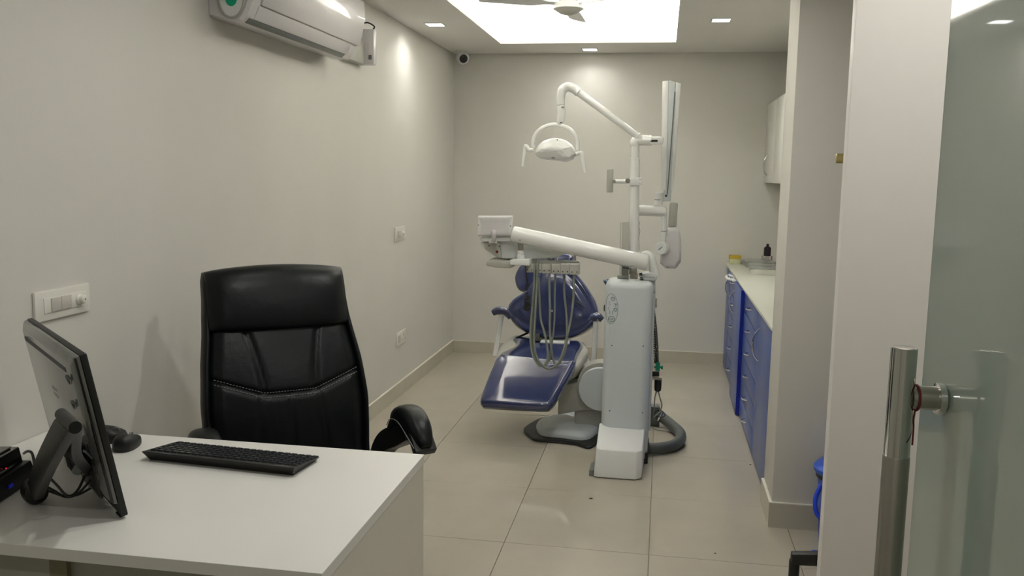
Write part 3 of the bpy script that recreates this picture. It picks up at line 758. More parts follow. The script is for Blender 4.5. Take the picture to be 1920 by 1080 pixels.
# footrest (tilted plane) and seat
q1 = aty(965, 768, 4.50); q2 = atz(965, 680, .44)
n1 = Vector((1, .0, 0)).cross(q2-q1).normalized()
if n1.z < 0: n1 = -n1
fo = [atp(x, y, q1, n1) for x, y in ((900, 746), (908, 722), (920, 692), (931, 670), (945, 663), (1000, 668), (1055, 674), (1076, 674), (1076, 686), (1060, 716), (1043, 746), (1034, 757), (1020, 761), (965, 759), (914, 756), (903, 754))]
obj('footrest', G().cushion(crom(fo, 6, True), n1, [(.02, -.055), (.005, -.050), (0, -.03), (.002, -.010), (.010, .002), (.024, .006)]), 'blue', dch, ang=1.2)
obj('footrest_board', G().cushion(crom(fo, 3, True), n1, [(.03, -.064), (.022, -.062), (.020, -.050), (.03, -.048)]), 'white', dch, ang=1.2)
q3 = atz(1040, 638, .487); n2 = Vector((1, 0, 0)).cross(q3-q2).normalized()
if n2.z < 0: n2 = -n2
se = [atp(x, y, q2, n2) for x, y in ((930, 678), (936, 663), (952, 655), (964, 648), (966, 640), (962, 633), (972, 631), (1000, 633), (1018, 639), (1050, 640), (1075, 638), (1090, 640), (1093, 648), (1084, 664), (1076, 684), (1050, 688), (990, 683))]
obj('seat', G().cushion(crom(se, 6, True), n2, [(.02, -.07), (.004, -.06), (0, -.03), (.002, -.008), (.014, .004), (.03, .006)]), 'blue', dch, ang=1.2)
sh_ = [atp(x, y, q2-n2*.03, n2) for x, y in ((934, 682), (932, 668), (938, 652), (955, 637), (975, 632), (1030, 640), (1090, 644), (1100, 652), (1103, 663), (1094, 676), (1082, 688), (1050, 694), (990, 690))]
obj('seat_shell', G().cushion(crom(sh_, 6, True), n2, [(.05, -.09), (.02, -.07), (.002, -.03), (0, 0), (.01, .014), (.03, .016)]), 'greyp', dch, ang=1.2, label='pale grey moulded seat surround')
# crease line detail: thin welt between footrest and seat
# backrest: tilted plane through rear of the seat
qb = aty(1035, 630, 5.27); nb = Vector((0, -1, .26)).normalized()
bo = ((1036, 634), (1005, 629), (970, 612), (953, 590), (952, 574), (962, 560), (984, 545), (1000, 525), (1010, 506), (1028, 498), (1052, 498), (1072, 506), (1090, 525), (1106, 548), (1117, 570), (1119, 592), (1108, 613), (1076, 630))
bout = soft(bo, qb, nb)
back = obj('backrest', G().cushion(bout, nb, [(.03, -.105), (.006, -.095), (-.006, -.055), (0, -.015), (.010, .002), (.022, .006), (.034, .003), (.044, .001), (.056, .008), (.085, .012)]), 'blue', dch, ang=1.2)
obj('backrest_shell', G().cushion(bout, nb, [(.05, -.135), (.02, -.125), (.008, -.10), (.02, -.09)]), 'white', dch, ang=1.2)
welt = [p + nb*.0045 - (p-sum(bout, Vector())/len(bout))*.16 for p in bout]
# small embroidered cross and hatch of dark lines on the right shoulder
hq = qb+nb*.0165
for k in range(9):
    a = atp(1062+k*2.4, 551+k*1.8, hq, nb); b_ = atp(1073+k*3.0, 569+k*1.0, hq, nb)
    obj('hatch_line', G().tube([a, b_], .0011, 5), 'blackp', back)
g = G()
for a, b_ in (((1033, 581), (1037, 585)), ((1037, 581), (1033, 585))): g.tube([atp(*a, hq-nb*.002, nb), atp(*b_, hq-nb*.002, nb)], .0012, 6)
obj('small_cross', g, 'switch', back, label='tiny pale cross mark')
# headrest
qh = aty(1035, 505, 5.52); nh = Vector((0, -1, .18)).normalized()
ho = ((985, 548), (970, 540), (965, 522), (969, 507), (980, 494), (1000, 486), (1030, 478), (1048, 474), (1068, 477), (1076, 484), (1076, 500), (1072, 522), (1062, 545), (1020, 552))
obj('headrest', G().cushion(soft(ho, qh, nh), nh, [(.02, -.07), (.004, -.06), (-.003, -.03), (.002, -.006), (.014, .006), (.035, .010)]), 'blue', dch, ang=1.2)
obj('headrest_bar', G().cyl(aty(1035, 530, 5.585), aty(1035, 600, 5.46), .014), 'chrome', dch)
# hinge pieces between seat and back
obj('hinge_block', G().box((-.70, 5.20, .44), (-.52, 5.34, .492)), 'white', dch, bev=.008)
obj('hinge_bar', flat([aty(1008, 626, 5.25), aty(1008, 640, 5.22)], Vector((1, 0, 0)), .014, .008), 'blackp', dch)
obj('back_lever', G().tube([aty(968, 634, 5.28), aty(990, 624, 5.34)], .007, 8), 'blackp', dch)
# armrests
ya = 5.12
lp = crom([aty(x, y, ya) for x, y in ((924, 587), (932, 583), (944, 583), (951, 588), (958, 596))], 5)
obj('armrest', G().tube(lp, [.018+.008*math.sin(PI*min(1, k/(len(lp)-1)*1.15)) for k in range(len(lp))], 16), 'blue', dch, ang=1.2)
obj('armrest_post', G().tube([aty(940, 592, ya), aty(935, 625, ya), aty(928, 668, ya-.05)], .0155, 14), 'whiteg', dch)
rp_ = crom([aty(x, y, ya) for x, y in ((1108, 599), (1114, 595), (1122, 594), (1129, 600))], 5)
obj('armrest', G().tube(rp_, [.018+.008*math.sin(PI*min(1, k/(len(rp_)-1)*1.1)) for k in range(len(rp_))], 16), 'blue', dch, ang=1.2)
obj('armrest_post', G().tube(crom([aty(1117, 603, ya), aty(1115, 640, ya), aty(1113, 672, ya), aty(1109, 683, ya), aty(1098, 683, ya), aty(1080, 683, ya)], 4), .0155, 14), 'whiteg', dch)
# lifting link, pivot disc and base
yd = 4.92
dc_ = aty(1126, 729, yd)
obj('pivot_housing', G().lathe([(.09, .0), (.134, .008), (.137, .04), (.137, .11), (.12, .12)], dc_+Vector((0, -.002, .014)), (0, 1, 0), 48), 'greyp', dch)
obj('pivot_cover', G().lathe([(.0, -.022), (.10, -.021), (.122, -.016), (.127, -.006), (.127, 0)], dc_, (0, 1, 0), 48), 'unit', dch, label='large round grey-white pivot cover')
def pl_prism(pxs, Y0, dep): return G().prism([aty(x, y, Y0) for x, y in pxs], (0, dep, 0))
obj('lift_link', pl_prism(((1046, 742), (1060, 722), (1088, 716), (1110, 716), (1110, 768), (1088, 770), (1046, 778)), 4.955, .20), 'greyp', dch, bev=.006)
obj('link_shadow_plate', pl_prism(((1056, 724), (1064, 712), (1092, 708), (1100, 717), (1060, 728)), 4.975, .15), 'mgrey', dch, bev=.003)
obj('under_seat_shell', pl_prism(((1040, 676), (1086, 672), (1104, 690), (1096, 708), (1076, 716), (1050, 712)), 5.03, .20), 'white', dch, bev=.02)
for (u, v) in ((1055, 729), (1086, 722)): obj('screw', G().lathe([(.004, 0), (.003, .002)], aty(u, v, 4.9545), (0, -1, 0), 10), 'blackp', dch)
obj('lower_link', pl_prism(((1090, 774), (1104, 764), (1126, 772), (1150, 780), (1150, 790), (1090, 782)), 5.02, .12), 'blackp', dch, bev=.003)
bo_ = [atz(x, y, 0) for x, y in ((983, 812), (984, 804), (1000, 793), (1018, 786), (1060, 778), (1130, 772), (1170, 776), (1185, 790), (1180, 806), (1140, 816), (1108, 842), (1080, 836), (1050, 832), (1005, 828), (992, 820))]
obj('base_plate', G().cushion(crom(bo_, 5, True), (0, 0, 1), [(.01, .001), (0, .004), (0, .010), (.006, .014), (.02, .015)]), 'blackp', dch, ang=1.0, label='black rubber-edged floor plate')
bc_ = [atz(x, y, .03) for x, y in ((1006, 800), (1008, 792), (1022, 784), (1060, 776), (1120, 765), (1165, 770), (1172, 785), (1160, 795), (1130, 802), (1100, 820), (1050, 816), (1016, 812))]
obj('base_cover', G().cushion(crom(bc_, 5, True), (0, 0, 1), [(0, -.016), (0, -.004), (.008, .012), (.03, .022), (.06, .026)]), 'unit', dch, ang=1.0)
pc = aty(1110, 780, 5.03)
obj('base_column', G().box((pc.x-.10, 4.99, .045), (pc.x+.10, 5.17, .26)), 'greyp', dch, bev=.02)

# ================================================================== DELIVERY UNIT (column, junction box, arm, instrument tray)
Yc = 4.50
du = thing('dental_unit', 'white floor-standing dental delivery unit with instrument arm and hanging hoses', 'dental unit', (-.15, 4.62, 0))
cxl, cxr = -.276, -.030
def colsec(z, ins=0, top=False):
    out = []
    x0, x1, y0, y1 = cxl+ins, cxr-ins, Yc+ins, Yc+.24-ins
    r = .055
    bow = .012
    for cxx, cyy, a0, rr in ((x0+r, y0+r, 180, r), (x1-r, y0+r, 270, r), (x1-.02, y1-.02, 0, .02), (x0+.02, y1-.02, 90, .02)):
        for k in range(9): a = math.radians(a0+k*11.25); out.append(Vector((cxx+rr*math.cos(a), cyy+rr*math.sin(a), z)))
    n_ = len(out)
    return out
ztop = .955
rings = [colsec(.03), colsec(ztop-.035), colsec(ztop-.018, .003), colsec(ztop-.006, .012), colsec(ztop, .028)]
# slight waist: the shell leans narrower at the top as in the photo
obj('column_shell', G().loft(rings), 'unit', du, ang=1.0)
obj('side_panel', G().box((cxr-.006, Yc+.055, .17), (cxr+.010, Yc+.235, ztop-.06)), 'unit2', du, bev=.003)
obj('column_foot', G().box((cxl+.01, Yc+.02, .002), (cxr+.004, Yc+.23, .06)), 'blackp', du, bev=.003)
for (u, v) in ((1147, 648), (1206, 649), (1143, 770), (1205, 774)):
    p = aty(u, v, Yc); obj('screw_hole', G().lathe([(.0032, 0), (.0025, .0012)], p, (0, -1, 0), 10), 'blackp', du)
def colpt(s, z, off=.0012):   # s: angle along the left front corner 0 = left face, 1 = front face start, >1 metres on front
    r = .055; cx_, cy_ = cxl+r, Yc+r
    if s <= 1:
        a = math.radians(180+90*s); return Vector((cx_+(r+off)*math.cos(a), cy_+(r+off)*math.sin(a), z))
    return Vector((cx_+(s-1)*.0864, Yc-off, z))
def cdec(poly, rr, name, m, closed=False, label=None):
    pts = [colpt(s, z) for s, z in poly]
    return obj(name, G().tube(pts, rr, 5, closed=closed), m, deco, label=label)
deco = obj('marking_oval', G().tube([colpt(.86+.42*math.cos(t)-.10, .815+.078*math.sin(t)) for t in [2*PI*k/40 for k in range(40)]], .0007, 5, closed=True), 'teal', du, label='thin oval outline round a vertical column of marks')
def circ(cs, cz_, rs, rz, n=20): return [(cs+rs*math.cos(2*PI*k/n), cz_+rz*math.sin(2*PI*k/n)) for k in range(n)]
cdec(circ(1.03, .812, .10, .0075), .0013, 'letter_o', 'teal', True)
cdec([(.95, .842), (1.16, .842)], .0013, 'letter_t_bar', 'teal'); cdec([(1.05, .842), (1.05, .828)], .0012, 'letter_t_stem', 'teal')
cdec([(.70, .806), (.70, .786)], .0010, 'bar_mark', 'teal'); cdec([(.86, .806), (.86, .786)], .0010, 'bar_mark', 'teal')
cdec(circ(.80, .762, .20, .0145), .0012, 'emblem_ring', 'teal', True)
cdec([(.72, .769), (.72, .757), (.80, .757)], .0011, 'emblem_mark', 'teal'); cdec([(.86, .768), (.86, .755)], .0011, 'emblem_mark', 'teal'); cdec([(.80, .763), (.95, .763)], .0010, 'emblem_mark', 'teal')
cdec(circ(.86, .867, .12, .009), .0009, 'top_mark', 'teal', True); cdec([(.78, .868), (.98, .868)], .0008, 'top_mark', 'teal')
for s0_, z0_ in ((.58, .849), (.62, .838)): cdec([(s0_, z0_), (s0_+.10, z0_+.002), (s0_+.06, z0_-.006)], .0008, 'small_mark', 'teal')
for s0_, z0_ in ((.55, .822), (.55, .813)): cdec([(s0_, z0_), (s0_+.07, z0_)], .0011, 'small_mark', 'teal')
obj('side_knob', G().lathe([(.018, 0), (.018, .006), (.015, .009)], (cxl, Yc+.12, .80), (-1, 0, 0), 20), 'blackp', du)
# junction box on the floor in front
g = G()
bl = [(-.290, 4.262), (-.272, 4.250), (-.082, 4.250), (-.052, 4.280), (-.046, 4.545), (-.286, 4.545)]
fr = [Vector((x, y, .003)) for x, y in bl]
zt_ = [.150, .147, .145, .150, .195, .200]
tp_ = [Vector((x+(.004 if i in (0, 1) else 0), y, z)) for i, ((x, y), z) in enumerate(zip(bl, zt_))]
tp_ = [tp_[0]+Vector((.006,.012,.002)), tp_[1]+Vector((.0,.010,0)), tp_[2]+Vector((0,.010,0)), tp_[3], tp_[4], tp_[5]]
obj('junction_box', G().loft([fr, tp_]), 'box', du, bev=.008, seg=3, ang=.35)
obj('box_edge_plate', G().box((-.312, 4.27, .001), (-.292, 4.40, .03)), 'mgrey', du)
# top fittings
jb = aty(1188, 545, Yc+.09)
obj('arm_socket', G().lathe([(.046, -.030), (.045, -.012), (.036, .008), (.029, .022), (.027, .060), (.025, .062)], jb, n=32), 'white', du)
obj('swivel', G().cyl(jb+Vector((0, 0, .060)), jb+Vector((0, 0, .088)), .019, 24), 'steel', du)
Ya = Yc+.09
def seg_tube(a, b, r, m, name, par, cap=.006, **k):
    a, b = Vector(a), Vector(b); d = (b-a).normalized()
    return obj(name, G().tube([a, a+d*cap*.4, a+d*cap, b-d*cap, b-d*cap*.4, b], [r*.8, r*.94, r, r, r*.94, r*.8], 32), m, par, ang=1.2, **k)
A1, A2_ = aty(960, 438, Ya), aty(1215, 493, Ya)
arm = seg_tube(A1, A2_, .0425, 'whiteg', 'instrument_arm', du, .010)
for (u, v) in ((1186, 499), (1195, 501), (975, 450)):
    p = aty(u, v, Ya-.0425+.006); obj('screw', G().lathe([(.0045, 0), (.004, .003), (.002, .0035)], p, (0, -1, -.1), 12), 'chrome', arm)
yk = aty(1187, 508, Ya)
obj('arm_fork', G().box((yk.x-.020, Ya-.02, jb.z+.086), (yk.x+.020, Ya+.02, yk.z+.02)), 'steel', du, bev=.003)
obj('dark_gap', flat([aty(1168, 502, Ya-.01), aty(1184, 504, Ya-.01)], Vector((0, 1, 0)), .012, .002), 'blackp', du)
# tray body beneath the left end of the arm
Yt = Ya-.02
tb = pl_prism(((900, 456), (912, 451), (960, 451), (1000, 458), (1060, 470), (1062, 476), (1042, 484), (1000, 486), (936, 485), (912, 470), (903, 461)), Yt+.075, .24)
body = obj('tray_body', tb, 'white', du, bev=.008)
obj('tray_rim', pl_prism(((903, 444), (960, 443), (966, 453), (906, 453), (899, 450)), Yt+.04, .27), 'whiteg', du, bev=.006)
obj('side_bracket', pl_prism(((906, 455), (937, 454), (940, 484), (932, 483), (910, 468)), Yt+.055, .02), 'greyp', du, bev=.003)
for (u, v) in ((917, 461), (936, 462)): obj('screw', G().lathe([(.0035, 0), (.003, .002)], aty(u, v, Yt+.055), (0, -1, 0), 10), 'blackp', du)
obj('red_button', G().lathe([(.0075, 0), (.0075, .003), (.005, .004)], aty(932, 472, Yt+.054), (0, -1, 0), 16), 'red', du, label='small round red button')
obj('lower_pivot', G().cyl(aty(976, 456, Ya), aty(976, 470, Ya), .015, 20), 'steel', du)
obj('pivot_sleeve', G().lathe([(.019, 0), (.021, .002), (.021, .026), (.017, .028), (.017, .05)], aty(976, 487, Ya), n=24), 'white', du)
obj('pivot_block', pl_prism(((956, 487), (993, 486), (993, 498), (956, 497)), Ya-.04, .09), 'white', du, bev=.004)
obj('side_tray', pl_prism(((912, 489), (935, 489), (963, 492), (962, 501), (956, 503), (930, 502), (911, 498)), Ya-.02, .20), 'greyp', du, bev=.006)
obj('tray_stem', G().cyl(aty(953, 483, Ya+.10), aty(953, 494, Ya+.10), .006, 10), 'steel', du)
# film viewer with handle
fvx = [(896, 405), (960, 405), (959, 443), (895, 443)]
fv = obj('film_viewer', pl_prism(fvx, Yt+.02, .035), 'white', du, bev=.003)
obj('viewer_face', pl_prism(((897, 407), (959, 407), (954, 414), (952, 424), (954, 433), (958, 441), (896, 441), (901, 433), (903, 424), (901, 414)), Yt+.012, .010), 'acw', fv, bev=.003)
for (u, v) in ((897, 422), (957, 424)): obj('screw', G().lathe([(.003, 0), (.0025, .002)], aty(u, v, Yt+.020), (0, -1, 0), 10), 'blackp', fv)
hp_ = crom([aty(925, 453, Yt+.03), aty(926, 448, Yt+.00), aty(925.5, 440, Yt-.012), aty(925, 431, Yt-.006)], 6)
obj('grip', G().tube(hp_, [.010, .011]+[.0125]*(len(hp_)-4)+[.0105, .006], 16), 'acw', du, ang=1.2)
obj('grip_socket', G().box((hp_[0].x-.022, Yt+.012, hp_[0].z-.008), (hp_[0].x+.022, Yt+.055, hp_[0].z+.012)), 'white', du, bev=.003)
# instrument holders
Yh = Ya-.005
for (a, b_) in ((985, 1000), (1001, 1015), (1016, 1033), (1034, 1050), (1051, 1067), (1068, 1085)):
    lft = a < 1030
    t_ = 494+(a-985)*.02; bt_ = 511+(a-985)*.05
    h = obj('instrument_holder', pl_prism(((a, t_), (b_+.6, t_), (b_+.6, bt_), (a, bt_)), Yh+(.02 if lft else .0), .06), 'greyp', du, bev=.002)
    for k in (.25, .8): obj('holder_hole', G().lathe([(.0035, 0), (.003, .001)], aty(a+(b_-a)*k, bt_-5, Yh+(.02 if lft else 0)), (0, -1, 0), 8), 'blackp', h)
obj('holder_rail', G().box((aty(985, 500, Yh).x, Yh+.062, aty(985, 503, Yh).z), (aty(1084, 500, Yh).x, Yh+.078, aty(1030, 490, Yh).z)), 'greyp', du, bev=.002)
for (u, v0, v1) in ((1001, 484, 497), (1009, 484, 497), (1020, 484, 500), (1030, 484, 500), (1078, 478, 495)):
    obj('instrument_stem', G().cyl(aty(u, v0, Yh+.085), aty(u, v1, Yh+.085), .006, 12), 'steel', du)
obj('instrument', pl_prism(((1040, 477), (1045, 477), (1046, 496), (1039, 496)), Yh+.085, .016), 'white', du, bev=.002)
obj('instrument', pl_prism(((1015, 486), (1026, 484), (1029, 500), (1020, 512), (1016, 500)), Yh+.075, .016), 'unit', du, bev=.003)
hs = [[(1003,486),(1002,520),(1000,560),(996,600),(995,640),(1000,668),(1011,685),(1020,684),(1027,672),(1026,650),(1020,620),(1014,600),(1012,570),(1010,520)],
      [(1009,486),(1007,520),(1005,560),(1003,600),(1001,640),(1006,668),(1018,686),(1031,691),(1044,684),(1055,662),(1062,635),(1070,600),(1075,560),(1076,514)],
      [(1030,500),(1030,540),(1031,580),(1031,620),(1034,655),(1038,676),(1044,684),(1052,676),(1060,655),(1063,630),(1062,590),(1058,550),(1058,513)],
      [(1041,512),(1040,550),(1040,590),(1038,620),(1033,655),(1030,676),(1021,685),(1012,683),(1004,662),(999,630),(1000,590),(1005,540),(1007,490)],
      [(1005,488),(1004,530),(1000,580),(998,625),(1000,655),(1008,677),(1018,686)]]
for k, P in enumerate(hs):
    n_ = len(P)
    W3 = [aty(x, y, Yh+.03+.012*k-.075*math.sin(PI*i/(n_-1))*(1 if k != 3 else .4)-.02*(k in (1,))) for i, (x, y) in enumerate(P)]
    obj('hose', G().tube(crom(W3, 5), .0062 if k < 3 else .0052, 8), 'hose', du, ang=1.2)
def coil(a, b, R_, pitch, r, name, par, sag=None, m='blackp'):
    a, b = Vector(a), Vector(b); c_ = crom([a]+(sag or [])+[b], 10)
    L = sum((c_[i+1]-c_[i]).length for i in range(len(c_)-1)); N = int(L/pitch*9); pts = []
    for i in range(N+1):
        u = i/N*(len(c_)-1); k = min(int(u), len(c_)-2); p = c_[k].lerp(c_[k+1], u-k); t = (c_[k+1]-c_[k]).normalized()
        x_ = t.cross(Vector((0, 1, 0))).normalized(); y_ = t.cross(x_); an = 2*PI*i/9
        pts.append(p+(x_*math.cos(an)+y_*math.sin(an))*R_)
    return obj(name, G().tube(pts, r, 5), m, par, ang=2)
coil(aty(989, 530, Yh-.03), aty(989, 578, Yh-.03), .007, .0065, .0022, 'coiled_cord', du, [aty(987, 555, Yh-.03), aty(985, 574, Yh-.03), aty(988, 580, Yh-.03), aty(992, 574, Yh-.03), aty(991, 555, Yh-.03)])
obj('cord_lead', G().tube([aty(986, 500, Yh-.02), aty(986, 514, Yh-.03), aty(989, 531, Yh-.03)], .003, 8), 'blackp', du)
# hose-side elbow cover at right end of the arm, assistant's rack
ec = crom([aty(1203, 478, Ya+.06), aty(1212, 475, Ya+.06), aty(1221, 482, Ya+.06), aty(1225, 500, Ya+.06), aty(1228, 518, Ya+.06)], 6)
obj('elbow_cover', G().tube(ec, [.012+.014*k/(len(ec)-1) for k in range(len(ec))], 20), 'white', du, ang=1.2)
obj('rack_plate', pl_prism(((1199, 514), (1215, 511), (1232, 513), (1233, 523), (1226, 527), (1208, 526), (1200, 521)), Ya+.02, .09), 'white', du, bev=.008)
obj('rack_clip', pl_prism(((1198, 517), (1228, 519), (1228, 521), (1198, 519)), Ya+.012, .01), 'unit2', du)
obj('rack_hanger', pl_prism(((1221, 526), (1229, 526), (1229, 562), (1221, 562)), Ya+.05, .03), 'unit', du, bev=.004)
obj('hanger_block', pl_prism(((1223, 561), (1232, 561), (1232, 577), (1223, 577)), Ya+.05, .03), 'greyp', du, bev=.003)
coil(aty(1201, 512, Ya+.02), aty(1204, 527, Ya+.03), .007, .007, .0022, 'coiled_cord', du)
coil(aty(1223, 575, Ya+.06), aty(1232, 682, Ya+.06), .0085, .0075, .0023, 'coiled_cord', du, [aty(1228, 610, Ya+.06), aty(1231, 650, Ya+.06)])
coil(aty(1222, 590, Ya+.08), aty(1230, 680, Ya+.08), .0085, .0075, .0023, 'coiled_cord', du, [aty(1226, 630, Ya+.08)])
gp = aty(1234, 688, Ya+.06)
obj('green_valve', G().box((gp.x-.014, gp.y-.010, gp.z-.020), (gp.x+.010, gp.y+.010, gp.z+.026)).box((gp.x-.02, gp.y-.006, gp.z-.006), (gp.x+.024, gp.y+.006, gp.z+.004)).cyl(gp+Vector((.020, 0, -.012)), gp+Vector((.020, 0, .008)), .006, 10), 'green', du, bev=.002, label='small green cross-shaped valve')
obj('valve_bracket', pl_prism(((1221, 698), (1236, 698), (1236, 706), (1221, 706)), Ya+.045, .03), 'blackp', du, bev=.002)
obj('bracket_plate', pl_prism(((1221, 708), (1241, 709), (1241, 712), (1221, 711)), Ya+.035, .05), 'steel', du)
fj = aty(1234, 712, Ya+.06)
obj('black_connector', G().lathe([(.006, -.066), (.017, -.058), (.019, -.04), (.019, -.003), (.021, 0)], fj, n=18), 'blackp', du)
Yg = Ya+.06
obj('thin_lead', G().tube(crom([aty(1232, 733, Yg), aty(1228, 745, Yg), aty(1226, 770, Yg), aty(1225, 785, Yg)], 5), .0032, 8), 'hose', du)
obj('thin_lead', G().tube(crom([aty(1234, 733, Yg), aty(1238, 748, Yg), aty(1241, 760, Yg), aty(1236, 773, Yg), aty(1226, 782, Yg-.02)], 5), .0032, 8), 'hose', du)
ck = [atz(x, y, .012) for x, y in ((1224, 800), (1232, 806), (1250, 808), (1268, 808), (1276, 802), (1270, 795), (1252, 788), (1236, 782), (1226, 785))]
obj('thin_lead', G().tube(crom(ck, 5), .0035, 8), 'hose', du)
ck = [aty(x, y, 4.78) for x, y in ((1226, 780), (1230, 771), (1240, 770), (1247, 777), (1242, 782), (1230, 780))]
obj('black_loop', G().tube(crom(ck, 6, True), .0025, 6, closed=True), 'blackp', du)
bh = crom([atz(1218, 840, .034)+Vector((-.03, 0, 0)), atz(1222, 841, .034), atz(1240, 840, .034), atz(1262, 835, .034), atz(1275, 825, .034), atz(1275, 812, .034), atz(1262, 799, .036), atz(1246, 786, .05), atz(1234, 778, .07)], 8)
rr_ = [.033+(.0018 if k % 2 else 0) for k in range(len(bh))]
obj('suction_hose', G().tube(bh, .031, 16), 'bighose', du, ang=1.2, label='thick dark grey hose curving over the floor')
obj('hose_cuff', G().box((bh[0].x-.008, bh[0].y-.05, .002), (bh[0].x+.024, bh[0].y+.02, .085)), 'blackp', du, bev=.003)
e1 = bh[-1]; obj('hose_end_block', G().box((e1.x-.05, e1.y-.01, .002), (e1.x+.01, e1.y+.08, e1.z+.05)), 'mgrey', du, bev=.004)
obj('hose_ring', G().lathe([(.034, 0), (.036, .003), (.036, .008), (.034, .010)], bh[-5], (bh[-4]-bh[-5]).normalized(), 20), 'chrome', du)

# cuspidor
cu = thing('spittoon_bowl', 'dark blue glass spittoon bowl behind the unit column', 'bowl', aty(1160, 545, 4.86))
cp = aty(1157, 528, 4.86)
obj('bowl', G().lathe([(.02, -.055), (.045, -.045), (.074, -.004), (.078, .004), (.074, .006), (.066, -.002), (.04, -.036), (.0, -.042)], cp, n=40), 'bowl', cu, ang=1.2)
obj('stem', G().cyl(cp-Vector((0, 0, .10)), cp-Vector((0, 0, .05)), .03), 'white', cu)
obj('support', G().box((cp.x-.03, 4.745, cp.z-.13), (cp.x+.05, 4.90, cp.z-.095)), 'white', cu, bev=.01)

# ================================================================== OPERATING LAMP
Yl = 4.695
lamp = thing('operating_lamp', 'white overhead dental operating lamp on a jointed arm and post', 'lamp', aty(1190, 530, Yl))
pb_ = aty(1187, 532, Yl); pt_ = aty(1191, 272, Yl)
pm = aty(1190.5, 298, Yl)
obj('post', G().tube([Vector((pb_.x, Yl, ztop+.001)), pm], .0255, 28), 'whiteg', lamp)
obj('upper_post', G().tube([pm+Vector((0,0,.002)), pt_], .0215, 28), 'whiteg', lamp)
obj('post_ring', G().lathe([(.026, 0), (.027, .002), (.027, .005), (.022, .006)], pm-Vector((0,0,.002))), 'white', lamp)
obj('elbow_joint', G().tube(crom([aty(1191, 280, Yl), aty(1191, 266, Yl), aty(1200, 263, Yl), aty(1214, 263, Yl), aty(1222, 263, Yl)], 5), [.020]*3+[.0265]*17+[.025], 20), 'whiteg', lamp, ang=1.2)
fk = obj('friction_joint', pl_prism(((1218, 256), (1243, 256), (1244, 262), (1243, 270), (1218, 271)), Yl-.024, .048), 'whiteg', lamp, bev=.006)
obj('black_slot', pl_prism(((1219, 262), (1233, 262), (1233, 266), (1219, 266)), Yl-.0255, .003), 'blackp', fk)
ua, ub = aty(1199, 258, Yl-.012), aty(1083, 172, Yl-.012)
obj('upper_arm', G().tube([ua-(ub-ua).normalized()*.02, ua, ub], [.012, .0165, .0195], 24), 'whiteg', lamp, ang=1.2)
for tt in (.03, .985):
    p = ua.lerp(ub, tt); r = .018+.003*tt
    obj('arm_collar', G().lathe([(r, -.003), (r+.003, -.002), (r+.003, .002), (r, .003)], p, (ub-ua).normalized(), 24), 'white', lamp)
eb = crom([aty(1085, 174, Yl-.012), aty(1075, 166, Yl-.012), aty(1064, 163, Yl-.012), aty(1054, 170, Yl-.012), aty(1051, 184, Yl-.012), aty(1051, 197, Yl-.012)], 6)
obj('elbow', G().tube(eb, [.0215+.003*math.sin(PI*k/(len(eb)-1)) for k in range(len(eb))], 24), 'whiteg', lamp, ang=1.2)
nk = crom([aty(1051, 198, Yl-.012), aty(1052, 212, Yl-.012), aty(1051, 224, Yl-.012), aty(1048, 236, Yl-.012)], 5)
neck = obj('neck', G().tube(nk, [.0225, .0225]+[.0225]*(len(nk)-5)+[.021, .019, .017], 24), 'whiteg', lamp, ang=1.2)
for (u, v) in ((1055, 201), (1052, 230)): 
    p = aty(u, v, Yl-.012-.0215); obj('label_mark', G().box((p.x-.007, p.y-.0012, p.z-.003), (p.x+.007, p.y+.001, p.z+.003)), 'mgrey', neck)
yy0 = Yl-.012
yo_ = crom([aty(x, y, yy0) for x, y in ((999, 277), (1000, 262), (1006, 249), (1020, 238), (1040, 233), (1062, 238), (1076, 249), (1083, 264), (1083, 283))], 6)
rgs = []
for i, p in enumerate(yo_):
    t = (yo_[min(i+1, len(yo_)-1)]-yo_[max(i-1, 0)]).normalized(); nn_ = t.cross(Vector((0, 1, 0))).normalized(); Y1 = Vector((0, .020, 0)); a_ = .0085
    rgs.append([p-nn_*a_-Y1, p+nn_*a_-Y1*.8, p+nn_*a_+Y1*.8, p-nn_*a_+Y1])
obj('yoke', G().loft(rgs), 'whiteg', lamp, bev=.0025, ang=.5)
hdp = [(1001, 283), (1006, 272), (1018, 263), (1036, 258), (1056, 261), (1072, 271), (1080, 282), (1083, 289), (1075, 294), (1073, 298), (1061, 303), (1040, 301), (1014, 298), (1003, 291)]
ho_ = crom([aty(x, y, yy0-.02) for x, y in hdp], 5, True)
head = obj('lamp_head', G().cushion(ho_, (0, -1, 0), [(.012, -.13), (.003, -.10), (0, -.05), (.004, -.02), (.016, .004), (.034, .018), (.05, .024)]), 'whiteg', lamp, ang=1.2)
obj('head_mark', G().box((-.008, -.001, -.002), (.008, .001, .002), Matrix.Translation(aty(1037, 296, yy0-.02-.012))), 'blackp', head)
obj('head_dot', G().lathe([(.004, 0), (.003, .002)], aty(1045, 262, yy0-.02-.006), (0, -1, 0), 10), 'mgrey', head)
for q, P in ((-1, ((1000, 281), (991, 281), (986, 273), (983, 290), (981, 312))), (1, ((1080, 289), (1090, 287), (1092, 296), (1094, 308), (1096, 324)))):
    pts = crom([aty(x, y, yy0-.03) for x, y in P], 5)
    obj('handle', G().tube(pts, [.011]*5+[.0125]*4+[.011-.0035*k/(len(pts)-9) for k in range(len(pts)-9)], 14), 'whiteg', lamp, ang=1.2)
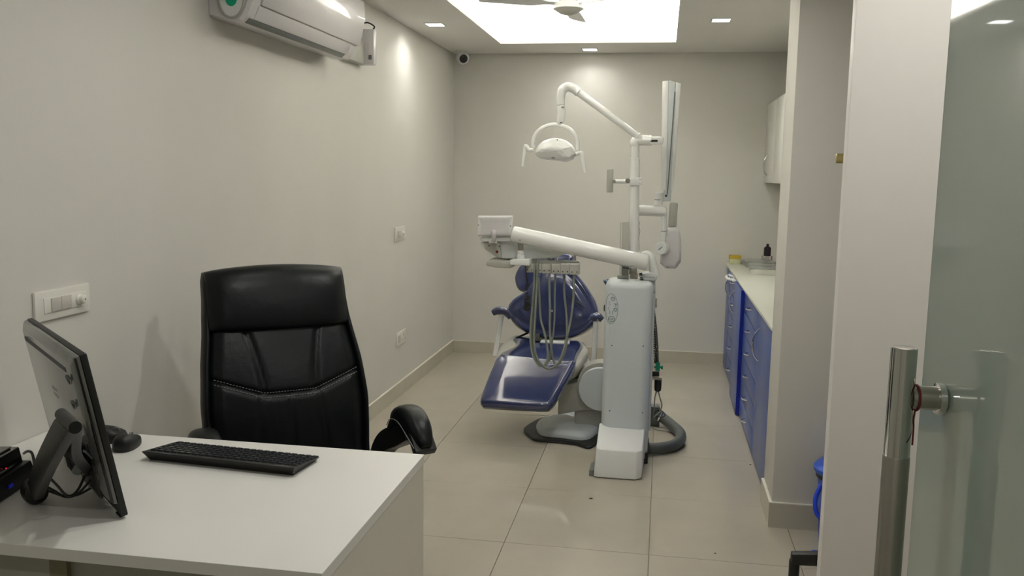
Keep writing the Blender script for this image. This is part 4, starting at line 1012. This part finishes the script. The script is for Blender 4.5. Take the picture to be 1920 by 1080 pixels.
# panel clamp and small screen bracket on the post
cl = obj('clamp', pl_prism(((1180, 334), (1203, 333), (1203, 348), (1180, 348)), Yl-.034, .062), 'white', lamp, bev=.003)
for v in (336, 345): obj('clamp_screw', G().lathe([(.003, 0), (.0025, .002)], aty(1200, v, Yl-.034), (0, -1, 0), 8), 'mgrey', cl)
obj('bracket_arm', G().tube([aty(1149, 340, Yl-.01), aty(1182, 340, Yl-.01)], .0105, 16), 'white', lamp)
obj('bracket_knuckle', G().cyl(aty(1177, 339, Yl-.035), aty(1177, 339, Yl-.008), .013, 16), 'steel', lamp)
obj('bracket_end', G().cyl(aty(1151, 340, Yl-.025), aty(1151, 340, Yl+.008), .010, 14), 'steel', lamp)
obj('mounting_plate', pl_prism(((1138, 318), (1149, 317), (1149, 340), (1148, 361), (1137, 361)), Yl-.03, .06), 'greyp', lamp, bev=.002)
# flat panel hanging behind the arm, with thin rod
rp2 = thing('side_screen', 'narrow pale grey panel standing behind the instrument arm with a thin metal rod', 'panel', aty(1172, 540, 4.66))
obj('panel', pl_prism(((1166, 416), (1180, 416), (1180, 470), (1178, 518), (1165, 518)), 4.655, .012), 'greyp', rp2, bev=.002)
obj('rod', G().tube([aty(1163.5, 416, 4.648), Vector((aty(1162, 529, 4.648).x, 4.648, ztop+.001))], .0018, 8), 'steel', rp2)
obj('base_clip', G().box((aty(1157, 528, 4.64).x, 4.645, ztop+.0005), (aty(1178, 528, 4.64).x, 4.672, aty(1170, 516, 4.655).z)), 'greyp', rp2, bev=.002)

# ================================================================== X-RAY UNIT
Yx = 4.80
xr = thing('x_ray_unit', 'white dental x-ray head on a folded arm beside the lamp post', 'x-ray unit', aty(1245, 395, Yx))
fd_a, fd_b = Vector((-.0, 0, 0)), None
def xq(x, y, Y=Yx): return aty(x, y, Y)
obj('folded_arm', G().loft([[xq(1239, 356), xq(1249, 357), xq(1249, 357)+Vector((.010, .055, 0)), xq(1239, 356)+Vector((-.0, .055, 0))], [xq(1242, 152), xq(1254, 151), xq(1254, 151)+Vector((.010, .055, 0)), xq(1242, 152)+Vector((0, .055, 0))]]), 'whiteg', xr, bev=.003)
obj('arm_channel', G().loft([[xq(1243, 378, Yx+.004), xq(1257, 378, Yx+.006), xq(1258, 378, Yx+.05), xq(1243, 378, Yx+.05)], [xq(1254.5, 151, Yx+.004), xq(1266, 155, Yx+.006), xq(1267, 155, Yx+.05), xq(1256, 151, Yx+.05)]]), 'unit', xr, bev=.002)
obj('outer_arm', G().loft([[xq(1253, 358, Yx+.012), xq(1262, 357, Yx+.012), xq(1262, 357, Yx+.06), xq(1253, 358, Yx+.06)], [xq(1267, 154, Yx+.012), xq(1277, 157, Yx+.012), xq(1277, 157, Yx+.06), xq(1267, 154, Yx+.06)]]), 'white', xr, bev=.003)
obj('arm_slot', G().tube([xq(1251, 364, Yx-.0005), xq(1254, 330, Yx-.0005), xq(1265.5, 172, Yx+.003)], .0028, 8), 'mgrey', xr, label='dark cable slot along the folded arm')
obj('slot_end', G().box((-.005, -.002, -.006), (.005, .002, .006), Matrix.Translation(xq(1249, 367, Yx+.002))), 'blackp', xr)
obj('swivel_collar', G().lathe([(.022, 0), (.022, .062), (.020, .064)], xq(1234.5+.0, 384, Yx-.0), n=24), 'white', xr)
obj('collar_line', G().lathe([(.0225, 0), (.0225, .003)], xq(1234.5, 375, Yx), n=24), 'mgrey', xr)
hA, hB = xq(1202, 394.5, Yx), xq(1244, 396, Yx)
obj('horizontal_arm', G().tube([hA-Vector((.04, .04, 0)), hA, hB, hB+Vector((.012, 0, 0)), hB+Vector((.018, 0, 0))], [.0285, .0285, .0285, .022, .012], 28), 'whiteg', xr, ang=1.2)
obj('drop_arm', G().tube([xq(1246, 398), xq(1245, 432), xq(1243, 458)], [.0145, .0145, .013], 20), 'white', xr)
obj('drop_ring', G().lathe([(.0155, 0), (.0155, .003)], xq(1244.5, 434), n=20), 'mgrey', xr)
obj('tube_cone', pl_prism(((1256, 379), (1271, 380), (1269, 426), (1252, 426)), Yx+.03, .06), 'greyp', xr, bev=.010)
hd_ = [(1252, 427), (1266, 425), (1272, 429), (1276, 440), (1277.5, 460), (1277, 490), (1267, 504), (1247, 503), (1237, 493), (1239, 470), (1247, 440)]
def rp3(s, Y): 
    cx3 = sum(p[0] for p in hd_)/len(hd_); cy3 = sum(p[1] for p in hd_)/len(hd_)
    return [aty(cx3+(x-cx3)*s, cy3+(y-cy3)*s, Y) for x, y in hd_]
xh = obj('x_ray_head', G().loft([rp3(.80, Yx+.0), rp3(.93, Yx+.008), rp3(1, Yx+.03), rp3(1, Yx+.10), rp3(.9, Yx+.125)]), 'acw', xr, bev=.003, ang=.5)
obj('head_seam', G().tube([aty(1247, 464, Yx+.0075), aty(1273, 464, Yx+.0075)], .0009, 5), 'mgrey', xh)
obj('knob', G().lathe([(.031, .035), (.0335, .032), (.0335, 0), (.029, -.004)], xq(1244, 465, Yx-.004), (-.45, -.9, 0), 32), 'white', xr)
kc = xq(1244, 465, Yx-.004)+Vector((-.45, -.9, 0)).normalized()*.0355
obj('knob_mark', G().tube([kc+Vector((-.010, .004, -.009)), kc+Vector((.009, -.005, .009))], .0017, 6), 'blackp', xr)
obj('thin_cable', G().tube(crom([xq(1200, 416, Yx-.05), xq(1198, 424, Yx-.05), xq(1200, 434, Yx-.05), xq(1198, 446, Yx-.05), xq(1199, 470, Yx-.05)], 4), .0013, 6), 'mgrey', xr)

# ================================================================== SIDE BAY THINGS
bn_ = thing('pedal_bin', 'bright blue pedal bin with domed lid in front of the wall pier', 'bin', (.79, 3.645, 0))
bx_, by_ = .79, 3.645
obj('bin_body', G().lathe([(.098, .002), (.104, .01), (.122, .28), (.124, .29)], (bx_, by_, 0), n=36), 'bluep', bn_)
obj('dark_rim', G().lathe([(.115, 0), (.130, .004), (.130, .022), (.12, .026)], (bx_, by_, .288), n=36), 'blackp', bn_)
obj('bin_lid', G().lathe([(.136, 0), (.140, .006), (.140, .020), (.125, .036), (.08, .052), (.0, .060)], (bx_, by_, .312), n=36), 'bluep', bn_)
hr_ = crom([Vector((bx_-.118, by_-.05, .27)), Vector((bx_-.140, by_-.075, .22)), Vector((bx_-.135, by_-.095, .165)), Vector((bx_-.10, by_-.11, .145)), Vector((bx_-.06, by_-.12, .15))], 5)
obj('bin_handle', G().tube(hr_, .009, 10), 'bluebag', bn_)
obj('bin_pedal', G().box((bx_-.145, by_-.145, .002), (bx_-.045, by_-.09, .014), None), 'bluebag', bn_, bev=.003)
stl = thing('operator_stool', 'black castored stool base half hidden by the pale partition', 'stool', (.80, 3.20, 0))
obj('gas_lift', G().cyl((0, 0, .13), (0, 0, .40), .025), 'chrome', stl, local=True)
obj('seat', G().lathe([(.12, 0), (.165, .006), (.175, .03), (.165, .06), (.10, .072), (0, .072)], (.02, 0, .40), n=36), 'leather', stl, local=True)
starbase(stl, 0, 0, .29, 'blackp', PI*1.0+.02, .138)
# debris specks on the floor
for (u, v, r, lab) in ((1108, 935, .010, 'dark speck of debris on the floor in front of the white junction box'), (1407, 872, .007, 'tiny dark speck on the floor near the blue cabinets'), (1341, 1038, .005, 'tiny dark speck on the floor near the bottom edge')):
    p = atz(u, v, 0)
    o = obj('debris', G().lathe([(r*.6, .0005), (r, .001), (r*.5, .003), (0, .0035)], p, n=7), 'debris'); o.scale = (1, .6, 1)
    tag(o, lab, 'debris', 'specks of debris on the floor')
